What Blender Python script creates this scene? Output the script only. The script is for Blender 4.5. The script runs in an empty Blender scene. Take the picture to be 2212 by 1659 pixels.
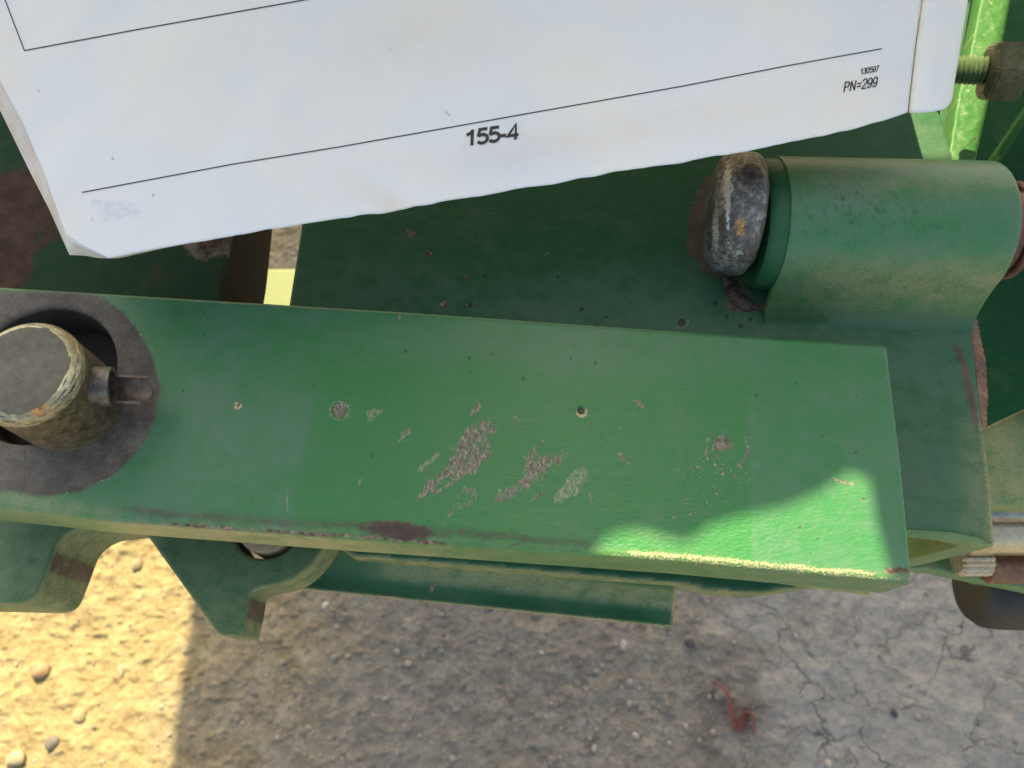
import bpy, bmesh, math, random
import numpy as np
from mathutils import Vector, Matrix, geometry

# ------------------------------------------------------------------ camera, sky, sun, exposure
scene = bpy.context.scene
FPX, TH, CAMZ = 1750.0, math.radians(22.0), 0.94
ZB = 0.70                                   # height of the draft arm's top face (metres)
cam_d = bpy.data.cameras.new('camera')
cam = bpy.data.objects.new('camera', cam_d)
scene.collection.objects.link(cam)
cam.location = (0, 0, CAMZ)
cam.rotation_euler = (TH, 0, 0)
cam_d.sensor_width = 36.0
cam_d.lens = 36.0 * FPX / 2212.0
cam_d.clip_start = 0.01
cam_d.clip_end = 4000
cam_d.dof.use_dof = True
cam_d.dof.focus_distance = 0.262
cam_d.dof.aperture_fstop = 19.0
scene.camera = cam

SUN = Vector((-0.05, 0.62, 0.78)).normalized()
world = bpy.data.worlds.new('World')
scene.world = world
world.use_nodes = True
wn, wl = world.node_tree.nodes, world.node_tree.links
bg = wn['Background']
sky = wn.new('ShaderNodeTexSky')
sky.sky_type = 'NISHITA'
sky.sun_disc = False
sky.sun_elevation = math.asin(SUN.z)
sky.sun_rotation = math.atan2(SUN.x, SUN.y)
sky.dust_density = 3.0
tint = wn.new('ShaderNodeMix'); tint.data_type = 'RGBA'; tint.blend_type = 'MULTIPLY'
tint.inputs[0].default_value = 1.0
tint.inputs[7].default_value = (1.15, 1.04, 0.83, 1)
wl.new(sky.outputs[0], tint.inputs[6])
wl.new(tint.outputs[2], bg.inputs[0])
bg.inputs[1].default_value = 0.13
sun_d = bpy.data.lights.new('sun', 'SUN')
sun_d.energy = 4.6
sun_d.angle = math.radians(0.53)
sun_d.color = (1.0, 0.83, 0.47)
sun = bpy.data.objects.new('sun', sun_d)
scene.collection.objects.link(sun)
sun.rotation_euler = SUN.to_track_quat('Z', 'Y').to_euler()
sun.location = (0, 0, 5)
vs = scene.view_settings
vs.view_transform = 'Standard'
vs.look = 'None'
vs.gamma = 1
vs.use_curve_mapping = False
vs.exposure = 1.70

# ------------------------------------------------------------------ helpers
CT, ST = math.cos(TH), math.sin(TH)
def P(u, v, z):
    """point at height z that the photograph shows at (u, v) of a 2212 px wide picture"""
    x = (u - 1106) / FPX; y = -(v - 829.5) / FPX
    Y = y * CT + ST; Z = y * ST - CT
    t = (z - CAMZ) / Z
    return (x * t, Y * t, z)
def Q(x, y, z):
    z = z - CAMZ
    yc = y * CT + z * ST; zc = -y * ST + z * CT
    return 1106 - FPX * x / zc, 829.5 + FPX * yc / zc

def col(r, g, b): return (r, g, b, 1)

def hash2(ix, iy, seed):
    h = (ix.astype(np.int64) * 374761393 + iy.astype(np.int64) * 668265263 + seed * 1274126177) & 0x7fffffff
    h = ((h ^ (h >> 13)) * 1274126177) & 0x7fffffff
    return ((h ^ (h >> 16)) & 0xffff) / 65535.0
def vnoise(x, y, seed=0):
    x = np.asarray(x, float); y = np.asarray(y, float)
    ix, iy = np.floor(x), np.floor(y)
    fx, fy = x - ix, y - iy
    fx = fx * fx * (3 - 2 * fx); fy = fy * fy * (3 - 2 * fy)
    a, b = hash2(ix, iy, seed), hash2(ix + 1, iy, seed)
    c, d = hash2(ix, iy + 1, seed), hash2(ix + 1, iy + 1, seed)
    return (a + (b - a) * fx) * (1 - fy) + (c + (d - c) * fx) * fy
def fbm(x, y, octv=4, seed=0, gain=0.5):
    s, a, n = 0, 1.0, 0
    for k in range(octv):
        s = s + a * vnoise(x * 2 ** k + 17.3 * k, y * 2 ** k - 9.1 * k, seed + k); n += a; a *= gain
    return s / n                                # 0..1, mean 0.5
def sstep(a, b, x):
    t = np.clip((x - a) / (b - a), 0, 1)
    return t * t * (3 - 2 * t)
def nearest_on(polys, x, y):
    """signed distance (negative inside, even-odd) and nearest boundary point"""
    best = np.full(x.shape, 1e9); nx = np.zeros_like(x); ny = np.zeros_like(y)
    inside = np.zeros(x.shape, bool)
    for poly in polys:
        n = len(poly)
        for i in range(n):
            ax, ay = poly[i]; bx, by = poly[(i + 1) % n]
            dx, dy = bx - ax, by - ay
            L = dx * dx + dy * dy
            if L < 1e-16: continue
            t = np.clip(((x - ax) * dx + (y - ay) * dy) / L, 0, 1)
            px, py = ax + t * dx, ay + t * dy
            d = (x - px) ** 2 + (y - py) ** 2
            m = d < best
            best = np.where(m, d, best); nx = np.where(m, px, nx); ny = np.where(m, py, ny)
            c = (ay > y) != (by > y)
            with np.errstate(divide='ignore', invalid='ignore'):
                xi = (bx - ax) * (y - ay) / (by - ay if by != ay else 1e-12) + ax
            inside ^= (c & (x < xi))
    d = np.sqrt(best)
    return np.where(inside, -d, d), nx, ny
def pmask(poly, u, v, soft=6, amp=10, seed=1, sc=9.0):
    """ragged 0..1 mask of a polygon given in photograph units"""
    d, _, _ = nearest_on([poly], u, v)
    a_ = (u * .62 - v * .78); b2_ = (u * .78 + v * .62)
    d = d + (fbm(a_ / (sc * 2.2), b2_ / (sc * .7), 4, seed) - 0.5) * 2.2 * amp
    return 1 - sstep(-soft, soft, d)
def dot(u, v, cu, cv, r, soft=3, seed=3):
    d = np.hypot(u - cu, v - cv) + (fbm(u / 5.0, v / 5.0, 3, seed) - 0.5) * r * .9
    return 1 - sstep(r - soft, r + soft, d)
def roundpoly(pts, rad, seg=6):
    """fillet the corners of a closed polygon; rad is one value or a dict index -> value"""
    out = []; n = len(pts)
    for i in range(n):
        r = rad.get(i, 0) if isinstance(rad, dict) else rad
        p = np.array(pts[i], float)
        if r <= 0: out.append(tuple(p)); continue
        a = np.array(pts[i - 1], float) - p; b = np.array(pts[(i + 1) % n], float) - p
        la, lb = np.linalg.norm(a), np.linalg.norm(b)
        k = min(r, la * .48, lb * .48)
        p0, p2 = p + a / la * k, p + b / lb * k
        for s in range(seg + 1):
            t = s / seg
            q = (1 - t) ** 2 * p0 + 2 * t * (1 - t) * p + t * t * p2
            out.append(tuple(q))
    return out

def setprops(o, label=None, cat=None, group=None, kind=None):
    if label: o['label'] = label
    if cat: o['category'] = cat
    if group: o['group'] = group
    if kind: o['kind'] = kind
def thing(name, label, cat, loc=(0, 0, 0), group=None):
    o = bpy.data.objects.new(name, None)
    o.empty_display_size = 0.02
    scene.collection.objects.link(o)
    o.location = loc
    setprops(o, label, cat, group)
    return o
def add_mesh(name, verts, faces, mat, parent=None, smooth=True, attrs=None, label=None):
    verts = np.asarray(verts, float).reshape(-1, 3)
    off = np.array(parent['_base']) if parent is not None and '_base' in parent else None
    if parent is not None:
        b = Vector((0, 0, 0)); q = parent
        while q is not None:
            b += q.location; q = q.parent
        verts = verts - np.array(b)
    me = bpy.data.meshes.new(name)
    me.from_pydata(verts.tolist(), [], faces if isinstance(faces, list) else faces.tolist())
    me.update()
    if smooth: me.polygons.foreach_set('use_smooth', [True] * len(me.polygons))
    for k, a in (attrs or {}).items():
        at = me.attributes.new(k, 'FLOAT', 'POINT')
        at.data.foreach_set('value', np.asarray(a, np.float32))
    if mat: me.materials.append(mat)
    o = bpy.data.objects.new(name, me)
    scene.collection.objects.link(o)
    if parent is not None: o.parent = parent
    if label: o['label'] = label
    return o
def autosmooth(o, deg=35):
    me = o.data
    bm = bmesh.new(); bm.from_mesh(me)
    bmesh.ops.recalc_face_normals(bm, faces=bm.faces)
    for e in bm.edges:
        if len(e.link_faces) == 2 and e.calc_face_angle(0) > math.radians(deg): e.smooth = False
    bm.to_mesh(me); bm.free()
    me.polygons.foreach_set('use_smooth', [True] * len(me.polygons))
def from_bm(name, bm, mat, parent=None, smooth=True, deg=35, label=None):
    me = bpy.data.meshes.new('t'); bm.to_mesh(me); bm.free()
    vs_ = [tuple(v.co) for v in me.vertices]; fs = [tuple(p.vertices) for p in me.polygons]
    bpy.data.meshes.remove(me)
    o = add_mesh(name, vs_, fs, mat, parent, smooth, label=label)
    autosmooth(o, deg)
    return o

def plate_grid(name, polys, ztop, thick, mat, parent=None, cell=0.0007, bevel=0.0015, attr=None,
               relief=None, label=None, zfun=None, bottom=True):
    """a solid plate whose top is a fine grid cut to an outline (first polygon) with holes (the others), rounded rim"""
    allp = np.array([p for poly in polys for p in poly])
    x0, y0 = allp.min(0) - cell; x1, y1 = allp.max(0) + cell
    nx, ny = int((x1 - x0) / cell) + 2, int((y1 - y0) / cell) + 2
    X, Y = np.meshgrid(x0 + np.arange(nx) * cell, y0 + np.arange(ny) * cell, indexing='ij')
    SD, NX, NY = nearest_on(polys, X, Y)
    cx, cy = (X[:-1, :-1] + X[1:, 1:]) / 2, (Y[:-1, :-1] + Y[1:, 1:]) / 2
    keep = (SD[:-1, :-1] + SD[1:, :-1] + SD[:-1, 1:] + SD[1:, 1:]) / 4 < 0
    I = np.arange(nx * ny).reshape(nx, ny)
    q = np.stack([I[:-1, :-1], I[1:, :-1], I[1:, 1:], I[:-1, 1:]], -1)[keep]
    # boundary edges
    e = np.concatenate([q[:, [0, 1]], q[:, [1, 2]], q[:, [2, 3]], q[:, [3, 0]]])
    key = np.sort(e, 1); key = key[:, 0] * (nx * ny) + key[:, 1]
    _, inv, cnt = np.unique(key, return_inverse=True, return_counts=True)
    be = e[cnt[inv] == 1]
    bverts = np.unique(be)
    x, y = X.ravel().copy(), Y.ravel().copy()
    x[bverts] = NX.ravel()[bverts]; y[bverts] = NY.ravel()[bverts]
    d = -SD.ravel(); d[bverts] = 0; d = np.clip(d, 0, None)
    z = ztop - bevel + np.sqrt(np.clip(bevel ** 2 - np.clip(bevel - d, 0, None) ** 2, 0, None))
    used = np.unique(q); remap = np.full(nx * ny, -1); remap[used] = np.arange(len(used))
    x, y, z, d = x[used], y[used], z[used], d[used]
    q = remap[q]; be = remap[be]; bverts = remap[bverts]
    if relief is not None: z = z + relief(x, y) * sstep(0, bevel, d)
    if zfun is not None: z = z + zfun(x, y)
    n0 = len(x); nb = len(bverts)
    zb = (zfun(x, y) if zfun is not None else 0 * x) + ztop - thick
    vx = [np.stack([x, y, z], 1)]
    low = np.full(n0, -1); low[bverts] = n0 + np.arange(nb)
    vx.append(np.stack([x[bverts], y[bverts], zb[bverts]], 1))
    sides = np.stack([be[:, 1], be[:, 0], low[be[:, 0]], low[be[:, 1]]], 1)
    faces = q.tolist() + sides.tolist()
    V = np.concatenate(vx)
    if bottom:
        loops = [[Vector((a, b, 0)) for a, b in poly] for poly in polys]
        tri = geometry.tessellate_polygon(loops)
        flat = np.array([p for poly in polys for p in poly])
        fz = (zfun(flat[:, 0], flat[:, 1]) if zfun is not None else 0 * flat[:, 0]) + ztop - thick
        nb0 = len(V)
        V = np.concatenate([V, np.stack([flat[:, 0], flat[:, 1], fz], 1)])
        faces += [[nb0 + c, nb0 + b, nb0 + a] for a, b, c in tri]
    at = None
    if attr is not None:
        u, v = Q(x, y, np.full_like(x, ztop))
        A = attr(u, v, d)
        at = {}
        for k, a in A.items():
            a = np.broadcast_to(a, x.shape)
            w = np.concatenate([a, a[bverts], np.zeros(len(V) - n0 - nb)])
            at[k] = w
    o = add_mesh(name, V, faces, mat, parent, True, at, label)
    return o
def PX(pts, z): return [P(u, v, z)[:2] for u, v in pts]

def prism(name, pts, vec, mat, parent=None, bevel=0.0006, smooth=True, label=None, seg=2):
    bm = bmesh.new()
    a = [bm.verts.new(p) for p in pts]
    b = [bm.verts.new(Vector(p) + Vector(vec)) for p in pts]
    n = len(pts)
    bm.faces.new(a); bm.faces.new(b[::-1])
    for i in range(n): bm.faces.new((a[i], b[i], b[(i + 1) % n], a[(i + 1) % n]))
    bmesh.ops.recalc_face_normals(bm, faces=bm.faces)
    if bevel:
        es = [e for e in bm.edges if e.calc_face_angle(0) > 0.5]
        bmesh.ops.bevel(bm, geom=es, offset=bevel, segments=seg, affect='EDGES', profile=0.5)
    return from_bm(name, bm, mat, parent, smooth, 40, label)
def frame_of(axis):
    a = Vector(axis).normalized()
    s = Vector((0, 0, 1)) if abs(a.z) < 0.9 else Vector((0, 1, 0))
    e1 = s.cross(a).normalized(); e2 = a.cross(e1)
    return a, e1, e2
def revolve(name, origin, axis, prof, mat, parent=None, seg=96, attr=None, disp=None, label=None, deg=35):
    """prof: list of (distance along axis, radius); disp(s, phi, r) -> extra radius"""
    a, e1, e2 = frame_of(axis)
    prof = np.array(prof, float)
    ph = np.arange(seg) * 2 * math.pi / seg
    S, PH = np.meshgrid(prof[:, 0], ph, indexing='ij'); R = np.repeat(prof[:, 1][:, None], seg, 1)
    if disp is not None: R = R + disp(S, PH, R) * (R > 1e-6)
    A, E1, E2, O = map(np.array, (a, e1, e2, Vector(origin)))
    V = O + S[..., None] * A + (R * np.cos(PH))[..., None] * E1 + (R * np.sin(PH))[..., None] * E2
    m = len(prof); I = np.arange(m * seg).reshape(m, seg)
    J = np.roll(I, -1, 1)
    F = np.stack([I[:-1], J[:-1], J[1:], I[1:]], -1).reshape(-1, 4)
    at = attr(S.ravel(), PH.ravel(), V.reshape(-1, 3)) if attr else None
    o = add_mesh(name, V.reshape(-1, 3), F, mat, parent, True, at, label)
    bm = bmesh.new(); bm.from_mesh(o.data)
    bmesh.ops.remove_doubles(bm, verts=bm.verts, dist=1e-6)
    bmesh.ops.recalc_face_normals(bm, faces=bm.faces)
    for e in bm.edges:
        if len(e.link_faces) == 2 and e.calc_face_angle(0) > math.radians(deg): e.smooth = False
    bm.to_mesh(o.data); bm.free()
    return o

# ------------------------------------------------------------------ materials
class NT:
    def __init__(s, name):
        s.m = bpy.data.materials.new(name); s.m.use_nodes = True
        s.n, s.l = s.m.node_tree.nodes, s.m.node_tree.links
        s.b = s.n['Principled BSDF']
        s.pos = s.n.new('ShaderNodeNewGeometry').outputs['Position']
    def noise(s, scale, detail=4, rough=.6, vec=None, dist=0):
        t = s.n.new('ShaderNodeTexNoise'); t.inputs['Scale'].default_value = scale
        t.inputs['Detail'].default_value = detail; t.inputs['Roughness'].default_value = rough
        t.inputs['Distortion'].default_value = dist
        s.l.new(vec or s.pos, t.inputs['Vector']); return t.outputs[0]
    def stretch(s, sx, sy, sz, rot=0):
        t = s.n.new('ShaderNodeMapping'); t.inputs['Scale'].default_value = (sx, sy, sz)
        t.inputs['Rotation'].default_value = (0, 0, rot)
        s.l.new(s.pos, t.inputs[0]); return t.outputs[0]
    def attr(s, name):
        t = s.n.new('ShaderNodeAttribute'); t.attribute_name = name; return t.outputs['Fac']
    def ramp(s, fac, stops):
        t = s.n.new('ShaderNodeValToRGB'); cr = t.color_ramp
        while len(cr.elements) < len(stops): cr.elements.new(0.5)
        for e, (p, c) in zip(cr.elements, stops):
            e.position = p; e.color = c if isinstance(c, tuple) else (c, c, c, 1)
        s.l.new(fac, t.inputs[0]); return t.outputs[0]
    def mix(s, fac, a, b, mode='MIX'):
        t = s.n.new('ShaderNodeMix'); t.data_type = 'RGBA'; t.blend_type = mode
        for i, x in ((0, fac), (6, a), (7, b)):
            if isinstance(x, (int, float, tuple)): t.inputs[i].default_value = x
            else: s.l.new(x, t.inputs[i])
        return t.outputs[2]
    def math(s, op, a, b=0.0, c=None, clamp=False):
        t = s.n.new('ShaderNodeMath'); t.operation = op; t.use_clamp = clamp
        for i, x in enumerate((a, b, c)):
            if x is None: continue
            if isinstance(x, (int, float)): t.inputs[i].default_value = x
            else: s.l.new(x, t.inputs[i])
        return t.outputs[0]
    def maprange(s, x, a, b, c=0.0, d=1.0):
        t = s.n.new('ShaderNodeMapRange'); t.interpolation_type = 'SMOOTHSTEP'
        s.l.new(x, t.inputs[0])
        for i, k in enumerate((a, b, c, d)): t.inputs[i + 1].default_value = k
        return t.outputs[0]
    def bump(s, h, strength, dist, prev=None):
        t = s.n.new('ShaderNodeBump'); t.inputs['Strength'].default_value = strength
        t.inputs['Distance'].default_value = dist
        s.l.new(h, t.inputs['Height'])
        if prev is not None: s.l.new(prev, t.inputs['Normal'])
        return t.outputs[0]
    def done(s, color=None, rough=None, normal=None, metal=None, spec=None):
        for k, x in (('Base Color', color), ('Roughness', rough), ('Normal', normal), ('Metallic', metal), ('Specular IOR Level', spec)):
            if x is None: continue
            if isinstance(x, (int, float, tuple)): s.b.inputs[k].default_value = x
            else: s.l.new(x, s.b.inputs[k])
        return s.m

def make_paint(name, rich, chalk, base_fade=0.25, dusty=0.15, rough0=0.34, spec=0.38):
    t = NT(name)
    big = t.noise(28, 4); mid = t.noise(160, 5, .65); fine = t.noise(1500, 3, .6); speck = t.noise(700, 2, .5)
    fade_or_sheen = t.attr('fade_or_sheen')  # chalky fading; also carries pale reflections painted in
    f = t.math('ADD', t.math('MULTIPLY', fade_or_sheen, .75), base_fade)
    f = t.math('MULTIPLY', f, t.maprange(t.math('ADD', t.math('MULTIPLY', big, .5), t.math('MULTIPLY', mid, .5)), .36, .62, .25, 1.3), clamp=True)
    c = t.mix(f, rich, chalk)
    brush = t.noise(420, 4, .6, t.stretch(.14, 1, 1, .07))
    c = t.mix(t.math('MULTIPLY', t.maprange(brush, .48, .70), .30), c, chalk)
    c = t.mix(t.math('MULTIPLY', t.maprange(t.noise(55, 5, .7), .50, .68), .15), c, col(.12, .15, .095))
    c = t.mix(t.maprange(fine, .35, .7, 0, .22), c, chalk)
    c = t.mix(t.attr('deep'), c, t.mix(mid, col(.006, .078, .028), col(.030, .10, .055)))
    # dark pin-holes and dirt flecks
    c = t.mix(t.maprange(speck, .69, .75, 0, .55), c, col(.012, .03, .02))
    # yellowish road dust, and warm light painted in its colour
    d = t.math('ADD', t.attr('dust_or_glow'), dusty)
    d = t.math('MULTIPLY', d, t.maprange(t.math('ADD', t.math('MULTIPLY', mid, .5), t.math('MULTIPLY', fine, .5)), .34, .64, .25, 1.2), clamp=True)
    c = t.mix(d, c, col(.33, .29, .14))
    # bare, oxidised steel
    bn = t.math('ADD', t.math('MULTIPLY', big, .35), t.math('ADD', t.math('MULTIPLY', mid, .4), t.math('MULTIPLY', fine, .25)))
    barec = t.ramp(bn, [(.34, col(.036, .029, .023)), (.46, col(.080, .066, .054)), (.56, col(.13, .112, .092)), (.72, col(.24, .20, .16))])
    bare = t.attr('bare')
    c = t.mix(bare, c, barec)
    # rust and chipped primer
    r = t.attr('rust')
    rr = t.math('ADD', r, t.math('MULTIPLY', t.math('SUBTRACT', t.noise(520, 5, .7), .5), .9))
    rm = t.maprange(rr, .42, .62)
    rm = t.math('MULTIPLY', rm, t.maprange(r, .02, .2), clamp=True)
    rustc = t.ramp(t.noise(430, 5, .75), [(.34, col(.035, .018, .015)), (.47, col(.105, .055, .042)), (.56, col(.22, .14, .10)), (.68, col(.45, .34, .22))])
    c = t.mix(rm, c, rustc)
    # thin pale scuffs: show the chalky layer
    sc = t.attr('scuff')
    scn = t.maprange(t.math('ADD', sc, t.math('MULTIPLY', t.math('SUBTRACT', t.noise(650, 4, .7), .5), 1.2)), .5, .8)
    scn = t.math('MULTIPLY', t.math('MULTIPLY', scn, t.maprange(sc, .02, .2)), t.maprange(t.noise(1100, 4, .75, t.stretch(1, .4, 1, -.75)), .36, .62, .18, .85), clamp=True)
    c = t.mix(scn, c, t.ramp(t.noise(700, 4, .7), [(.38, col(.10, .15, .075)), (.5, col(.20, .21, .135)), (.64, col(.34, .32, .23))]))
    tan = t.attr('tan')
    c = t.mix(t.maprange(t.math('ADD', tan, t.math('MULTIPLY', t.math('SUBTRACT', t.noise(1500, 4, .75), .5), 1.4)), .42, .66), c,
              t.ramp(t.noise(500, 3), [(.4, col(.34, .25, .17)), (.62, col(.56, .45, .26))]))
    ch = t.attr('chip')
    chn = t.math('ADD', t.math('MULTIPLY', t.noise(1300, 5, .75, t.stretch(1.0, .38, 1, -.75)), .6), t.math('MULTIPLY', t.noise(330, 4, .7, t.stretch(1.0, .5, 1, -.75)), .4))
    cm = t.maprange(t.math('ADD', ch, t.math('MULTIPLY', t.math('SUBTRACT', chn, .5), 2.2)), .44, .58)
    cm = t.math('MULTIPLY', cm, t.maprange(ch, .03, .2), clamp=True)
    c = t.mix(cm, c, t.ramp(t.noise(1050, 5, .8, t.stretch(1.0, .5, 1, -.75)), [(.36, col(.055, .043, .028)), (.46, col(.135, .115, .080)), (.56, col(.23, .205, .155)), (.68, col(.42, .38, .26))]))
    rm = t.math('MAXIMUM', rm, cm)
    br = t.attr('brown')
    brn = t.math('SUBTRACT', t.math('ADD', t.math('MULTIPLY', t.noise(420, 5, .75), .6), t.math('MULTIPLY', fine, .4)), .5)
    brm = t.math('MULTIPLY', t.maprange(t.math('ADD', br, t.math('MULTIPLY', brn, 2.0)), .15, .85), t.maprange(br, .02, .2), clamp=True)
    c = t.mix(brm, c, t.ramp(mid, [(.35, col(.075, .048, .036)), (.65, col(.135, .092, .068))]))
    bare = t.math('MAXIMUM', bare, t.math('MULTIPLY', brm, .7))
    pr_ = t.attr('primer')
    c = t.mix(pr_, c, t.ramp(mid, [(.40, col(.10, .06, .045)), (.52, col(.24, .19, .15)), (.62, col(.33, .28, .24))]))
    dk = t.attr('dark')
    c = t.mix(dk, c, col(.018, .014, .012))
    rough = t.math('ADD', t.math('MULTIPLY', mid, .22), rough0 - .11)
    rough = t.math('ADD', rough, t.math('MULTIPLY', t.math('MAXIMUM', rm, t.math('MAXIMUM', bare, d)), .28), clamp=True)
    # relief: orange peel of the brushed-on paint, grain in the bare metal, chips recessed
    peel = t.noise(1050, 3, .6, t.stretch(.5, 1, 1, .08))
    n = t.bump(peel, .55, .00028)
    n = t.bump(t.noise(130, 3), .16, .0007, n)
    n = t.bump(t.math('MULTIPLY', t.noise(1400, 4, .7), t.math('MAXIMUM', rm, bare)), .6, .0006, n)
    n = t.bump(t.math('SUBTRACT', 1, rm), .5, .0005, n)
    return t.done(c, rough, n, 0.0, spec)

PAINT = make_paint('green_paint', col(.013, .145, .031), col(.056, .148, .084), .05, .0, .38)
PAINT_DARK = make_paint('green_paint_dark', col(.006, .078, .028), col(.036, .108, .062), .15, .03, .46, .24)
PAINT_SHADED = make_paint('green_paint_shaded', col(.006, .070, .026), col(.034, .09, .055), .15, .03, .8, .05)  # duller copy of the dark paint for surfaces left in shade
PAINT_DUSTY = make_paint('green_paint_dusty', col(.025, .15, .035), col(.09, .17, .07), .3, .35, .30)
PAINT_FRESH = make_paint('green_paint_fresh', col(.010, .105, .010), col(.035, .14, .028), .2, .0, .52)

def make_steel(name, c0, c1, c2, rough, metal, scratch=0.3):
    t = NT(name)
    big, mid = t.noise(60, 4), t.noise(450, 5, .7)
    k = t.math('ADD', t.math('MULTIPLY', big, .45), t.math('MULTIPLY', mid, .55))
    c = t.ramp(k, [(.36, c0), (.5, c1), (.68, c2)])
    dk = t.attr('dark'); c = t.mix(dk, c, col(.035, .028, .022))
    r = t.attr('rust')
    rm = t.maprange(t.math('ADD', r, t.math('MULTIPLY', t.math('SUBTRACT', t.noise(600, 4, .7), .5), .8)), .4, .6)
    rm = t.math('MULTIPLY', rm, t.maprange(r, .02, .15), clamp=True)
    c = t.mix(rm, c, t.ramp(t.noise(500, 4), [(.38, col(.14, .055, .02)), (.62, col(.52, .27, .08))]))
    w = t.attr('white')
    c = t.mix(t.maprange(t.math('ADD', w, t.math('MULTIPLY', t.math('SUBTRACT', t.noise(800, 4, .7), .5), 1.5)), .6, .8), c, col(.42, .42, .40))
    ro = t.math('ADD', t.math('MULTIPLY', mid, .3), rough - .15, clamp=True)
    n = t.bump(t.noise(1600, 3, .6), scratch, .0003)
    n = t.bump(t.noise(260, 4, .6), scratch, .0008, n)
    me = t.math('MULTIPLY', t.math('SUBTRACT', 1, t.math('MAXIMUM', rm, dk)), metal, clamp=True)
    return t.done(c, ro, n, me, .5)
STEEL_DULL = make_steel('oxidised_steel', col(.060, .056, .042), col(.10, .092, .068), col(.16, .145, .105), .5, .35, .15)
STEEL_BRIGHT = make_steel('worn_bright_steel', col(.22, .20, .12), col(.42, .38, .24), col(.65, .60, .42), .38, .8, .5)
STEEL_ZINC = make_steel('tarnished_zinc', col(.030, .027, .028), col(.12, .11, .105), col(.42, .40, .38), .36, .5, .9)
STEEL_SIDE = make_steel('oiled_steel', col(.06, .045, .028), col(.14, .11, .065), col(.26, .21, .13), .45, .45)
RUSTY = make_steel('rusted_steel', col(.07, .03, .022), col(.16, .075, .045), col(.30, .17, .10), .6, .15, .6)
CHROME = make_steel('chromed_rod', col(.30, .25, .17), col(.38, .32, .22), col(.48, .42, .31), .3, .55, .1)

def make_simple(name, c, rough, bump=.2, scale=800):
    t = NT(name)
    cc = t.mix(t.maprange(t.noise(scale / 4, 4), .3, .7), c, tuple(x * .7 if i < 3 else 1 for i, x in enumerate(c)))
    return t.done(cc, rough, t.bump(t.noise(scale, 3), bump, .0005))
RUBBER = make_simple('black_rubber', col(.018, .016, .015), .55)
HOLE_SHADE = make_simple('hole_shade_black', col(.006, .005, .004), .7)  # black that stands for the darkness inside the pin hole
INK = make_simple('printing_ink', col(.018, .017, .022), .6, .05)
RED_PLASTIC = make_simple('faded_red_plastic', col(.19, .055, .040), .7)
PALE = make_simple('white_sheet_metal', col(.48, .48, .45), .5)

def make_paper():
    t = NT('manual_paper')
    big = t.noise(22, 4, .55); mid = t.noise(90, 4); fib = t.noise(2600, 3, .7)
    c = t.mix(t.maprange(big, .38, .66), col(.675, .69, .705), col(.72, .70, .66))
    c = t.mix(t.maprange(mid, .5, .75, 0, .35), c, col(.64, .645, .66))
    c = t.mix(t.maprange(fib, .35, .65, 0, .16), c, col(.5, .5, .5))
    c = t.mix(t.math('MULTIPLY', t.attr('stain_or_shade'), t.maprange(t.noise(120, 4), .3, .7, .4, 1.2), clamp=True), c, col(.62, .50, .38))
    c = t.mix(t.math('MULTIPLY', t.attr('ghost'), t.maprange(t.noise(500, 4, .8), .35, .65, .1, 1), clamp=True), c, col(.42, .46, .60))
    c = t.mix(t.attr('rust'), c, col(.20, .11, .07))
    n = t.bump(fib, .18, .0002)
    n = t.bump(t.noise(60, 3), .25, .0012, n)
    t.b.inputs['Specular IOR Level'].default_value = .25
    return t.done(c, .75, n)
PAPER = make_paper()
def make_edge():
    t = NT('page_edges')
    c = t.mix(t.maprange(t.noise(900, 4, .7), .35, .65), col(.60, .57, .52), col(.50, .46, .40))
    return t.done(c, .85, t.bump(t.noise(600, 3), .2, .0003))
PEDGE = make_edge()

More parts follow.
